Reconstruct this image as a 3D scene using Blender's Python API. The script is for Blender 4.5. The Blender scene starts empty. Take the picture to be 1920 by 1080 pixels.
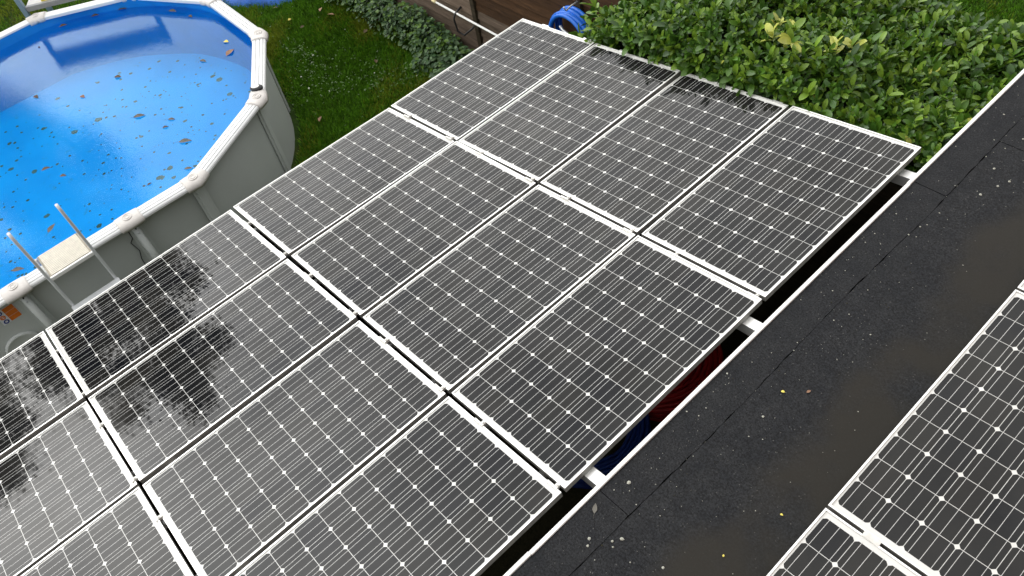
import bpy, bmesh, math, random
import numpy as np
from mathutils import Matrix, Vector

random.seed(7)
rng = np.random.default_rng(7)
R = math.radians
scene = bpy.context.scene
col = scene.collection

# ------------------------------------------------------------------ camera
cam_d = bpy.data.cameras.new('camera')
cam = bpy.data.objects.new('camera', cam_d)
col.objects.link(cam)
cam_d.sensor_width = 36.0
cam_d.lens = 28.590
cam_d.clip_start = 0.05
cam_d.clip_end = 1000.0
right = Vector((0.669143, 0.728771, -0.145397))
down = Vector((0.506560, -0.590464, -0.628291))
fwd = Vector((-0.543732, 0.346764, -0.764271))
up = -down
m = Matrix((right, up, -fwd)).transposed().to_4x4()
m.translation = Vector((5.6174, 0.6295, 4.4503))
cam.matrix_world = m
scene.camera = cam

# ------------------------------------------------------------------ sky, sun, exposure
SUN_EL, SUN_AZ = R(34), R(-9)          # azimuth measured from -X towards +Y
sun_dir = Vector((-math.cos(SUN_EL) * math.cos(SUN_AZ), math.cos(SUN_EL) * math.sin(SUN_AZ), math.sin(SUN_EL)))
world = bpy.data.worlds.new('World')
scene.world = world
world.use_nodes = True
wt = world.node_tree
wt.nodes.clear()
def wn(t, **k):
    n = wt.nodes.new(t)
    for a, b in k.items(): setattr(n, a, b)
    return n
out = wn('ShaderNodeOutputWorld')
sky = wn('ShaderNodeTexSky', sky_type='NISHITA', sun_disc=False)
sky.sun_elevation = SUN_EL
sky.sun_rotation = math.atan2(sun_dir.x, sun_dir.y)
bg_sky = wn('ShaderNodeBackground'); bg_sky.inputs['Strength'].default_value = 0.06
wt.links.new(sky.outputs[0], bg_sky.inputs['Color'])
# broken overcast: grey-white cloud deck over the blue, brighter round the hidden sun
tc = wn('ShaderNodeTexCoord')
mp = wn('ShaderNodeMapping'); mp.inputs['Scale'].default_value = (1.0, 1.0, 2.2)
wt.links.new(tc.outputs['Generated'], mp.inputs['Vector'])
nz = wn('ShaderNodeTexNoise'); nz.inputs['Scale'].default_value = 2.6; nz.inputs['Detail'].default_value = 6; nz.inputs['Roughness'].default_value = 0.55
wt.links.new(mp.outputs[0], nz.inputs['Vector'])
cr = wn('ShaderNodeValToRGB')
cr.color_ramp.elements[0].position = 0.32; cr.color_ramp.elements[0].color = (0.46, 0.47, 0.49, 1)
cr.color_ramp.elements[1].position = 0.72; cr.color_ramp.elements[1].color = (1.36, 1.355, 1.34, 1)
wt.links.new(nz.outputs['Fac'], cr.inputs[0])
vd = wn('ShaderNodeVectorMath', operation='DOT_PRODUCT'); vd.inputs[1].default_value = sun_dir
wt.links.new(tc.outputs['Generated'], vd.inputs[0])
mx = wn('ShaderNodeMath', operation='MAXIMUM'); mx.inputs[1].default_value = 0.0
wt.links.new(vd.outputs['Value'], mx.inputs[0])
pw = wn('ShaderNodeMath', operation='POWER'); pw.inputs[1].default_value = 5.0
wt.links.new(mx.outputs[0], pw.inputs[0])
gm = wn('ShaderNodeMath', operation='MULTIPLY_ADD'); gm.inputs[1].default_value = 1.15; gm.inputs[2].default_value = 0.62
wt.links.new(pw.outputs[0], gm.inputs[0])
pw2 = wn('ShaderNodeMath', operation='POWER'); pw2.inputs[1].default_value = 28.0
wt.links.new(mx.outputs[0], pw2.inputs[0])
gm2 = wn('ShaderNodeMath', operation='MULTIPLY_ADD'); gm2.inputs[1].default_value = 1.5
wt.links.new(pw2.outputs[0], gm2.inputs[0]); wt.links.new(gm.outputs[0], gm2.inputs[2])
bg_cl = wn('ShaderNodeBackground')
wt.links.new(cr.outputs[0], bg_cl.inputs['Color'])
wt.links.new(gm2.outputs[0], bg_cl.inputs['Strength'])
mxs = wn('ShaderNodeMixShader'); mxs.inputs[0].default_value = 0.88
wt.links.new(bg_sky.outputs[0], mxs.inputs[1])
wt.links.new(bg_cl.outputs[0], mxs.inputs[2])
wt.links.new(mxs.outputs[0], out.inputs['Surface'])

sd = bpy.data.lights.new('sun', 'SUN')
sd.energy = 1.0
sd.angle = R(160)
sd.color = (1.0, 0.96, 0.9)
sun = bpy.data.objects.new('sun', sd)
col.objects.link(sun)
sun.rotation_euler = (-sun_dir).to_track_quat('-Z', 'Y').to_euler()
sun.location = (-10, 0, 20)

scene.view_settings.view_transform = 'Standard'
scene.view_settings.look = 'None'
scene.view_settings.exposure = 1.10
scene.view_settings.gamma = 1.0
scene.view_settings.use_curve_mapping = False
scene.cycles.use_denoising = True
scene.cycles.max_bounces = 6
scene.cycles.transparent_max_bounces = 12

# ------------------------------------------------------------------ helpers
def tag(o, label=None, cat=None, group=None, kind=None):
    if label: o['label'] = label
    if cat: o['category'] = cat
    if group: o['group'] = group
    if kind: o['kind'] = kind
    return o

def empty(name, loc=(0, 0, 0), mat=None):
    o = bpy.data.objects.new(name, None)
    o.empty_display_size = 0.1
    col.objects.link(o)
    if mat is not None: o.matrix_world = mat
    else: o.location = loc
    return o

def mesh_np(name, v, faces, mats=None, midx=None, smooth=False):
    """v (n,3) array, faces: (m,k) array with constant k"""
    v = np.asarray(v, dtype=np.float32); f = np.asarray(faces, dtype=np.int32)
    me = bpy.data.meshes.new(name)
    k = f.shape[1]
    me.vertices.add(len(v)); me.vertices.foreach_set('co', v.ravel())
    me.loops.add(f.size); me.loops.foreach_set('vertex_index', f.ravel())
    me.polygons.add(len(f))
    me.polygons.foreach_set('loop_start', np.arange(0, f.size, k, dtype=np.int32))
    me.polygons.foreach_set('loop_total', np.full(len(f), k, dtype=np.int32))
    if midx is not None: me.polygons.foreach_set('material_index', np.asarray(midx, dtype=np.int32))
    if smooth: me.polygons.foreach_set('use_smooth', np.ones(len(f), dtype=bool))
    for mt in (mats or []): me.materials.append(mt)
    me.update(calc_edges=True)
    return me

def link(name, me, parent=None, loc=None, mat=None):
    o = bpy.data.objects.new(name, me)
    col.objects.link(o)
    if parent is not None: o.parent = parent
    if loc is not None: o.location = loc
    if mat is not None:
        if parent is not None: o.matrix_local = mat
        else: o.matrix_world = mat
    return o

class MB:
    def __init__(s): s.v = []; s.f = []; s.m = []; s.sm = []
    def add(s, vs, fs, mi=0, smooth=False):
        b = len(s.v); s.v += [tuple(p) for p in vs]
        for f in fs:
            s.f.append(tuple(b + i for i in f)); s.m.append(mi); s.sm.append(smooth)
    def box(s, x0, x1, y0, y1, z0, z1, mi=0):
        s.add([(x0, y0, z0), (x1, y0, z0), (x1, y1, z0), (x0, y1, z0), (x0, y0, z1), (x1, y0, z1), (x1, y1, z1), (x0, y1, z1)],
              [(0, 3, 2, 1), (4, 5, 6, 7), (0, 1, 5, 4), (1, 2, 6, 5), (2, 3, 7, 6), (3, 0, 4, 7)], mi)
    def sweep(s, pts, prof, upv=(0, 0, 1), closed=False, mi=0, smooth=False, scales=None, caps=True, closed_prof=True):
        """sweep a 2D profile (side, up) along a polyline with mitred corners"""
        P = [Vector(p) for p in pts]; n = len(P); U = Vector(upv); rings = []
        for i in range(n):
            if closed: a = (P[i] - P[i - 1]).normalized(); b = (P[(i + 1) % n] - P[i]).normalized()
            else:
                a = (P[i] - P[i - 1]).normalized() if i > 0 else (P[1] - P[0]).normalized()
                b = (P[i + 1] - P[i]).normalized() if i < n - 1 else a
            t = (a + b).normalized()
            side = t.cross(U)
            if side.length < 1e-6: side = t.cross(Vector((1, 0, 0)))
            side.normalize(); upn = side.cross(t).normalized()
            k = 1.0 / max(0.3, t.dot(b))
            sc = scales[i] if scales else 1.0
            rings.append([P[i] + side * (q[0] * k * sc) + upn * (q[1] * sc) for q in prof])
        base = len(s.v); np_ = len(prof)
        vs = [p for r in rings for p in r]; fs = []
        m_ = n if closed else n - 1
        for i in range(m_):
            j = (i + 1) % n
            for k in range(np_ if closed_prof else np_ - 1):
                l = (k + 1) % np_
                fs.append((i * np_ + k, i * np_ + l, j * np_ + l, j * np_ + k))
        if caps and not closed and closed_prof:
            fs.append(tuple(range(np_ - 1, -1, -1))); fs.append(tuple((n - 1) * np_ + k for k in range(np_)))
        s.add(vs, fs, mi, smooth)
    def tube(s, pts, r, seg=8, mi=0, closed=False, scales=None):
        P = [Vector(p) for p in pts]
        # parallel transport frame
        n = len(P); t0 = (P[1] - P[0]).normalized()
        ref = Vector((0, 0, 1)) if abs(t0.z) < 0.9 else Vector((1, 0, 0))
        nrm = (ref - t0 * ref.dot(t0)).normalized(); vs = []; prev = t0
        for i in range(n):
            if i == 0: t = ((P[1] - P[-1]) if closed else (P[1] - P[0])).normalized()
            elif i == n - 1: t = ((P[0] - P[i - 1]) if closed else (P[i] - P[i - 1])).normalized()
            else: t = (P[i + 1] - P[i - 1]).normalized()
            nrm = (nrm - t * nrm.dot(t)).normalized(); b = t.cross(nrm)
            rr = r * (scales[i] if scales else 1)
            for k in range(seg):
                a = 2 * math.pi * k / seg
                vs.append(P[i] + nrm * math.cos(a) * rr + b * math.sin(a) * rr)
        fs = []
        for i in range(n if closed else n - 1):
            j = (i + 1) % n
            for k in range(seg):
                l = (k + 1) % seg; fs.append((i * seg + k, i * seg + l, j * seg + l, j * seg + k))
        if not closed:
            fs.append(tuple(range(seg - 1, -1, -1))); fs.append(tuple((n - 1) * seg + k for k in range(seg)))
        s.add(vs, fs, mi, True)
    def mesh(s, name, mats, bevel=None):
        me = bpy.data.meshes.new(name)
        me.from_pydata(s.v, [], s.f)
        for mt in (mats if isinstance(mats, (list, tuple)) else [mats]): me.materials.append(mt)
        me.polygons.foreach_set('material_index', s.m)
        me.polygons.foreach_set('use_smooth', s.sm)
        me.update()
        bm = bmesh.new(); bm.from_mesh(me)
        bmesh.ops.recalc_face_normals(bm, faces=bm.faces)
        if bevel:
            bmesh.ops.bevel(bm, geom=[e for e in bm.edges if len(e.link_faces) == 2 and e.calc_face_angle(0) > 0.6], offset=bevel, segments=2, affect='EDGES', profile=0.6)
        bm.to_mesh(me); bm.free(); me.update()
        return me
    def build(s, name, mats, parent=None, bevel=None, loc=None):
        return link(name, s.mesh(name, mats, bevel), parent, loc)

# ------------------------------------------------------------------ materials
class NT:
    def __init__(s, name):
        s.mat = bpy.data.materials.new(name); s.mat.use_nodes = True
        s.t = s.mat.node_tree; s.b = s.t.nodes['Principled BSDF']; s.o = s.t.nodes['Material Output']
    def n(s, typ, **k):
        x = s.t.nodes.new(typ)
        for a, b in k.items(): setattr(x, a, b)
        return x
    def l(s, a, b): s.t.links.new(a, b)
    def noise(s, scale, detail=4, rough=0.5, vec=None, dist=0.0):
        x = s.n('ShaderNodeTexNoise'); x.inputs['Scale'].default_value = scale; x.inputs['Detail'].default_value = detail
        x.inputs['Roughness'].default_value = rough; x.inputs['Distortion'].default_value = dist
        if vec is not None: s.l(vec, x.inputs['Vector'])
        return x
    def ramp(s, fac, *stops):
        x = s.n('ShaderNodeValToRGB'); e = x.color_ramp.elements
        while len(e) < len(stops): e.new(0.5)
        for el, (p, c) in zip(e, stops): el.position = p; el.color = (*c, 1) if len(c) == 3 else c
        s.l(fac, x.inputs[0]); return x
    def mix(s, fac, a, b, mode='MIX'):
        x = s.n('ShaderNodeMix', data_type='RGBA', blend_type=mode)
        for sock, val in ((x.inputs[0], fac), (x.inputs[6], a), (x.inputs[7], b)):
            if hasattr(val, 'is_linked') or hasattr(val, 'links'): s.l(val, sock)
            elif isinstance(val, (int, float)): sock.default_value = val
            else: sock.default_value = (*val, 1)
        return x.outputs[2]
    def obj(s): return s.n('ShaderNodeTexCoord').outputs['Object']
    def geo(s): return s.n('ShaderNodeNewGeometry').outputs['Position']
    def bump(s, h, strength=0.3, dist=0.01):
        x = s.n('ShaderNodeBump'); x.inputs['Strength'].default_value = strength; x.inputs['Distance'].default_value = dist
        s.l(h, x.inputs['Height']); s.l(x.outputs[0], s.b.inputs['Normal']); return x
    def set(s, color=None, rough=None, metal=None, spec=None):
        if color is not None: s.b.inputs['Base Color'].default_value = (*color, 1)
        if rough is not None: s.b.inputs['Roughness'].default_value = rough
        if metal is not None: s.b.inputs['Metallic'].default_value = metal
        if spec is not None: s.b.inputs['Specular IOR Level'].default_value = spec
        return s

def plain(name, color, rough=0.5, metal=0.0, spec=0.5, var=0.15, scale=8.0, dirt=None):
    t = NT(name).set(color, rough, metal, spec)
    nz = t.noise(scale, 6, 0.6, t.geo())
    lo = tuple(c * (1 - var) for c in color); hi = tuple(min(1, c * (1 + var)) for c in color)
    r = t.ramp(nz.outputs['Fac'], (0.3, lo), (0.7, hi))
    c = r.outputs[0]
    if dirt:
        n2 = t.noise(scale * 9, 5, 0.7, t.geo())
        r2 = t.ramp(n2.outputs['Fac'], (dirt[1], (0, 0, 0)), (dirt[1] + 0.08, (1, 1, 1)))
        c = t.mix(r2.outputs[0], c, dirt[0])
    t.l(c, t.b.inputs['Base Color'])
    return t.mat

M = {}
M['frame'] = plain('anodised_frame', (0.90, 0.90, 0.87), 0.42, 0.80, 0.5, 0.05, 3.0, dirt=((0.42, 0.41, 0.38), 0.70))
M['frame_side'] = plain('weathered_shaded_frame_side', (0.27, 0.26, 0.24), 0.5, 0.5, 0.5, 0.25, 14.0, dirt=((0.10, 0.09, 0.07), 0.58))  # grime colour, darkened further for the shade between panels
M['alu'] = plain('mill_aluminium', (0.72, 0.72, 0.70), 0.34, 0.75, 0.5, 0.10, 12.0)
M['clamp'] = plain('clamp_metal', (0.62, 0.61, 0.57), 0.45, 0.25, 0.5, 0.15, 30.0)
M['sheet'] = plain('back_sheet', (0.66, 0.66, 0.64), 0.03, 0, 0.5, 0.03, 4.0)
M['busbar'] = plain('busbar', (0.60, 0.60, 0.59), 0.03, 0.0, 0.5, 0.06, 20.0)
def cell_mat():
    t = NT('silicon_cell').set((0.012, 0.012, 0.014), 0.045, 0, 0.265)
    oi = t.n('ShaderNodeObjectInfo')
    r = t.ramp(oi.outputs['Random'], (0.0, (0.0055, 0.006, 0.008)), (0.5, (0.0085, 0.009, 0.010)), (1.0, (0.0125, 0.012, 0.0115)))
    big = t.noise(1.4, 6, 0.62, t.geo(), 0.4); sm = t.noise(70, 4, 0.7, t.geo())
    film = t.ramp(big.outputs['Fac'], (0.42, (0, 0, 0)), (0.75, (0.5, 0.5, 0.5))).outputs[0]
    c = t.mix(film, r.outputs[0], (0.032, 0.030, 0.026))
    sp = t.ramp(sm.outputs['Fac'], (0.70, (0, 0, 0)), (0.76, (0.6, 0.6, 0.6))).outputs[0]
    t.l(t.mix(sp, c, (0.05, 0.046, 0.04)), t.b.inputs['Base Color'])
    rg = t.n('ShaderNodeMapRange'); rg.inputs['From Min'].default_value = 0.35; rg.inputs['From Max'].default_value = 0.75; rg.inputs['To Min'].default_value = 0.015; rg.inputs['To Max'].default_value = 0.045
    t.l(big.outputs['Fac'], rg.inputs['Value']); t.l(rg.outputs['Result'], t.b.inputs['Roughness'])
    return t.mat
M['cell'] = cell_mat()
def glass_mat():
    # clear low-iron cover glass; its surface gloss sits on the laminate right under it
    t = NT('solar_glass'); t.t.nodes.remove(t.b)
    tr = t.n('ShaderNodeBsdfTransparent')
    n2 = t.noise(3.0, 5, 0.6, t.geo()); r2 = t.ramp(n2.outputs['Fac'], (0.3, (0.985, 0.985, 0.98)), (0.7, (0.95, 0.95, 0.94)))
    t.l(r2.outputs[0], tr.inputs[0]); t.l(tr.outputs[0], t.o.inputs['Surface'])
    return t.mat
M['glass'] = glass_mat()
def water_mat():
    t = NT('pool_water'); t.t.nodes.remove(t.b)
    tr = t.n('ShaderNodeBsdfTransparent'); tr.inputs[0].default_value = (0.70, 0.97, 1.0, 1)
    gl = t.n('ShaderNodeBsdfGlossy'); gl.inputs['Roughness'].default_value = 0.0; gl.inputs['Color'].default_value = (0.78, 0.98, 1.0, 1)
    fr = t.n('ShaderNodeFresnel'); fr.inputs['IOR'].default_value = 1.31
    nz = t.noise(16.0, 4, 0.6, t.geo(), 0.8)
    bp = t.n('ShaderNodeBump'); bp.inputs['Strength'].default_value = 0.20; bp.inputs['Distance'].default_value = 0.006
    t.l(nz.outputs['Fac'], bp.inputs['Height']); t.l(bp.outputs[0], gl.inputs['Normal'])
    mx_ = t.n('ShaderNodeMixShader')
    t.l(fr.outputs[0], mx_.inputs[0]); t.l(tr.outputs[0], mx_.inputs[1]); t.l(gl.outputs[0], mx_.inputs[2])
    # slightly cloudy water: part of the light is scattered back blue-green
    df = t.n('ShaderNodeBsdfDiffuse'); df.inputs[0].default_value = (0.02, 0.45, 0.62, 1)
    mx2 = t.n('ShaderNodeMixShader'); mx2.inputs[0].default_value = 0.07
    t.l(tr.outputs[0], mx2.inputs[1]); t.l(df.outputs[0], mx2.inputs[2]); t.l(mx2.outputs[0], mx_.inputs[1])
    t.l(mx_.outputs[0], t.o.inputs['Surface'])
    return t.mat
M['water'] = water_mat()
def liner_mat():
    t = NT('vinyl_liner').set((0.01, 0.22, 0.78), 0.35, 0, 0.4)
    nz = t.noise(2.0, 4, 0.5, t.geo())
    r = t.ramp(nz.outputs['Fac'], (0.35, (0.003, 0.17, 0.52)), (0.65, (0.005, 0.21, 0.62)))
    t.l(r.outputs[0], t.b.inputs['Base Color'])
    n2 = t.noise(1.6, 3, 0.5, t.geo(), 1.5); t.bump(n2.outputs['Fac'], 0.25, 0.06)
    return t.mat
M['liner'] = liner_mat()
def liner_floor_mat():
    t = NT('vinyl_liner_floor').set((0.01, 0.30, 0.88), 0.5, 0, 0.3)
    nz = t.noise(1.2, 4, 0.5, t.geo())
    r = t.ramp(nz.outputs['Fac'], (0.35, (0.003, 0.31, 0.80)), (0.65, (0.006, 0.38, 0.90)))
    n2 = t.noise(9, 8, 0.7, t.geo()); r2 = t.ramp(n2.outputs['Fac'], (0.60, (0, 0, 0)), (0.68, (0.5, 0.5, 0.5)))
    t.l(t.mix(r2.outputs[0], r.outputs[0], (0.06, 0.22, 0.42)), t.b.inputs['Base Color'])
    return t.mat
M['liner_floor'] = liner_floor_mat()
M['rail'] = plain('pool_rail_white', (0.72, 0.73, 0.72), 0.38, 0, 0.5, 0.05, 4.0, dirt=((0.30, 0.29, 0.25), 0.74))
M['cap'] = plain('pool_cap_plastic', (0.62, 0.59, 0.555), 0.5, 0, 0.4, 0.08, 14.0, dirt=((0.48, 0.45, 0.40), 0.66))
M['poolwall'] = plain('pool_wall_steel', (0.46, 0.49, 0.47), 0.5, 0, 0.4, 0.05, 1.5, dirt=((0.20, 0.20, 0.18), 0.78))
M['upright'] = plain('pool_upright', (0.50, 0.53, 0.51), 0.42, 0, 0.5, 0.06, 5.0, dirt=((0.25, 0.25, 0.23), 0.73))
M['ladder'] = plain('ladder_tube', (0.62, 0.64, 0.65), 0.35, 0.2, 0.5, 0.08, 10.0)
M['tread'] = plain('platform_plastic', (0.74, 0.70, 0.60), 0.7, 0, 0.3, 0.10, 16.0, dirt=((0.36, 0.33, 0.26), 0.62))
M['tread_dark'] = plain('platform_groove', (0.34, 0.31, 0.25), 0.8, 0, 0.2, 0.25, 20)
M['black'] = plain('black_plastic', (0.012, 0.012, 0.013), 0.45, 0, 0.5, 0.2, 10)
M['blue_hose'] = plain('blue_hose', (0.01, 0.13, 0.58), 0.35, 0, 0.5, 0.12, 20)
M['red_conduit'] = plain('red_conduit', (0.34, 0.010, 0.010), 0.45, 0, 0.4, 0.15, 20)
M['blue_pipe'] = plain('blue_pipe', (0.005, 0.03, 0.20), 0.45, 0, 0.4, 0.15, 20)
M['white_paint'] = plain('white_paint', (0.82, 0.82, 0.79), 0.45, 0, 0.5, 0.05, 9, dirt=((0.5, 0.48, 0.42), 0.72))
M['cream'] = plain('cream_end', (0.72, 0.62, 0.36), 0.5, 0, 0.4, 0.1, 20)
M['red'] = plain('red_tip', (0.6, 0.02, 0.03), 0.4, 0, 0.4, 0.1, 20)
M['steel'] = plain('galvanised', (0.52, 0.54, 0.55), 0.4, 0.6, 0.5, 0.15, 20)
M['orange'] = plain('sticker_orange', (0.62, 0.16, 0.02), 0.5, 0, 0.3, 0.06, 20)
M['sticker_white'] = plain('sticker_white', (0.68, 0.70, 0.72), 0.5, 0, 0.3, 0.03, 20)
M['sticker_blue'] = plain('sticker_blue', (0.02, 0.04, 0.22), 0.5, 0, 0.3, 0.05, 20)
M['disc'] = plain('fitting_grey', (0.56, 0.59, 0.57), 0.45, 0, 0.4, 0.05, 5)
M['bluegrey'] = plain('blue_grey_metal', (0.16, 0.24, 0.31), 0.4, 0.1, 0.5, 0.12, 8)
M['grey'] = plain('grey_edge', (0.26, 0.27, 0.28), 0.5, 0, 0.4, 0.12, 8)
M['pale'] = plain('pale_board', (0.64, 0.63, 0.62), 0.6, 0, 0.3, 0.08, 8)
M['yellow'] = plain('yellow_plastic', (0.75, 0.60, 0.08), 0.5, 0, 0.4, 0.08, 20)
M['tarp'] = plain('blue_tarp', (0.006, 0.085, 0.36), 0.6, 0, 0.3, 0.25, 6, dirt=((0.30, 0.40, 0.55), 0.72))
M['render'] = plain('rendered_wall', (0.30, 0.29, 0.27), 0.8, 0, 0.2, 0.1, 5)
M['brick'] = plain('brick_wall', (0.24, 0.13, 0.09), 0.85, 0, 0.2, 0.25, 9)
M['tiles'] = plain('roof_tiles', (0.10, 0.07, 0.06), 0.8, 0, 0.2, 0.25, 6)
M['dome'] = plain('dome_plastic', (0.36, 0.42, 0.40), 0.5, 0, 0.4, 0.08, 12)
M['concrete'] = plain('grey_concrete', (0.30, 0.30, 0.30), 0.85, 0, 0.2, 0.15, 12)
M['lichen'] = plain('lichen', (0.34, 0.34, 0.29), 0.9, 0, 0.1, 0.25, 60)
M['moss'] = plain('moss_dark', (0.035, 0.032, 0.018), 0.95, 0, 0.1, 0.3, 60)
M['deadleaf'] = plain('dead_leaf', (0.085, 0.060, 0.032), 0.7, 0, 0.3, 0.35, 25)
M['deadleaf_pale'] = plain('dead_leaf_pale', (0.24, 0.135, 0.080), 0.7, 0, 0.3, 0.25, 25)
M['deadleaf_grey'] = plain('sunken_leaf', (0.12, 0.115, 0.10), 0.8, 0, 0.2, 0.25, 25)
M['yellowleaf'] = plain('yellow_leaf', (0.62, 0.52, 0.10), 0.6, 0, 0.3, 0.2, 25)

def leaf_mat(name, c, rough=0.32, spec=0.5, var=0.35):
    t = NT(name).set(c, rough, 0, spec)
    nz = t.noise(7, 3, 0.6, t.geo())
    r = t.ramp(nz.outputs['Fac'], (0.3, tuple(x * (1 - var) for x in c)), (0.7, tuple(x * (1 + var) for x in c)))
    t.l(r.outputs[0], t.b.inputs['Base Color'])
    tl = t.n('ShaderNodeBsdfTranslucent'); t.l(r.outputs[0], tl.inputs[0])
    mx_ = t.n('ShaderNodeMixShader'); mx_.inputs[0].default_value = 0.18
    t.l(t.b.outputs[0], mx_.inputs[1]); t.l(tl.outputs[0], mx_.inputs[2]); t.l(mx_.outputs[0], t.o.inputs['Surface'])
    return t.mat
M['laurel'] = [leaf_mat('laurel_leaf_dark', (0.030, 0.078, 0.009), 0.36, 0.42), leaf_mat('laurel_leaf_mid', (0.060, 0.138, 0.012), 0.36, 0.42),
               leaf_mat('laurel_leaf_light', (0.140, 0.240, 0.022), 0.36, 0.42), leaf_mat('laurel_leaf_yellow', (0.42, 0.45, 0.08))]
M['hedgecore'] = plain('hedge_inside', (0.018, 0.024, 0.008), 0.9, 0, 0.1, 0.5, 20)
M['stem'] = plain('leafy_stem', (0.09, 0.075, 0.03), 0.8, 0, 0.2, 0.3, 20)
M['grass'] = [leaf_mat('grass_dark', (0.055, 0.145, 0.008), 0.5, 0.2), leaf_mat('grass_mid', (0.090, 0.215, 0.011), 0.5, 0.2), leaf_mat('grass_olive', (0.150, 0.200, 0.016), 0.5, 0.2)]
M['weed'] = [leaf_mat('weed_dark', (0.045, 0.095, 0.035), 0.5, 0.3), leaf_mat('weed_light', (0.10, 0.17, 0.07), 0.5, 0.3), leaf_mat('weed_fresh', (0.09, 0.17, 0.025), 0.5, 0.3)]
M['clover'] = [leaf_mat('clover_leaf', (0.075, 0.135, 0.035), 0.5, 0.3), leaf_mat('daisy_pale', (0.55, 0.58, 0.48), 0.6, 0.2)]
M['treeleaf'] = [leaf_mat('tree_leaf_dark', (0.020, 0.030, 0.008), 0.5, 0.3), leaf_mat('tree_leaf_mid', (0.035, 0.05, 0.012), 0.5, 0.3)]
M['bark'] = plain('bark', (0.07, 0.055, 0.04), 0.9, 0, 0.1, 0.35, 9)

def lawn_mat():
    t = NT('lawn_soil').set((0.02, 0.04, 0.006), 0.9, 0, 0.1)
    a = t.noise(1.3, 5, 0.6, t.geo()); b = t.noise(14, 6, 0.7, t.geo())
    c1 = t.ramp(b.outputs['Fac'], (0.3, (0.012, 0.026, 0.004)), (0.7, (0.032, 0.062, 0.008))).outputs[0]
    c2 = t.ramp(b.outputs['Fac'], (0.3, (0.030, 0.024, 0.010)), (0.7, (0.060, 0.062, 0.012))).outputs[0]
    f = t.ramp(a.outputs['Fac'], (0.50, (0, 0, 0)), (0.68, (1, 1, 1))).outputs[0]
    t.l(t.mix(f, c1, c2), t.b.inputs['Base Color']); t.bump(b.outputs['Fac'], 0.6, 0.03)
    return t.mat
M['lawn'] = lawn_mat()

def wood_mat(name, c1, c2, c3):
    t = NT(name).set(c1, 0.75, 0, 0.2)
    mp_ = t.n('ShaderNodeMapping'); mp_.inputs['Scale'].default_value = (1.6, 20, 20); t.l(t.geo(), mp_.inputs['Vector'])
    oi = t.n('ShaderNodeObjectInfo')
    ad = t.n('ShaderNodeVectorMath', operation='ADD'); t.l(mp_.outputs[0], ad.inputs[0])
    ml = t.n('ShaderNodeMath', operation='MULTIPLY'); ml.inputs[1].default_value = 37; t.l(oi.outputs['Random'], ml.inputs[0]); t.l(ml.outputs[0], ad.inputs[1])
    nz = t.noise(2.2, 6, 0.65, ad.outputs[0], 0.5)
    r = t.ramp(nz.outputs['Fac'], (0.25, c1), (0.55, c2), (0.8, c3))
    n2 = t.noise(1.1, 3, 0.5, t.geo())
    v = t.ramp(oi.outputs['Random'], (0, (0.75, 0.75, 0.75)), (1, (1.15, 1.15, 1.15))).outputs[0]
    t.l(t.mix(1.0, r.outputs[0], v, 'MULTIPLY'), t.b.inputs['Base Color']); t.bump(nz.outputs['Fac'], 0.4, 0.004)
    return t.mat
M['wood_dark'] = wood_mat('fence_board_brown', (0.030, 0.016, 0.008), (0.068, 0.034, 0.015), (0.120, 0.062, 0.028))
M['wood_grey'] = wood_mat('fence_board_weathered', (0.075, 0.055, 0.040), (0.150, 0.110, 0.080), (0.230, 0.180, 0.140))
M['post'] = wood_mat('fence_post_wood', (0.018, 0.014, 0.009), (0.045, 0.034, 0.020), (0.08, 0.06, 0.036))

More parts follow.
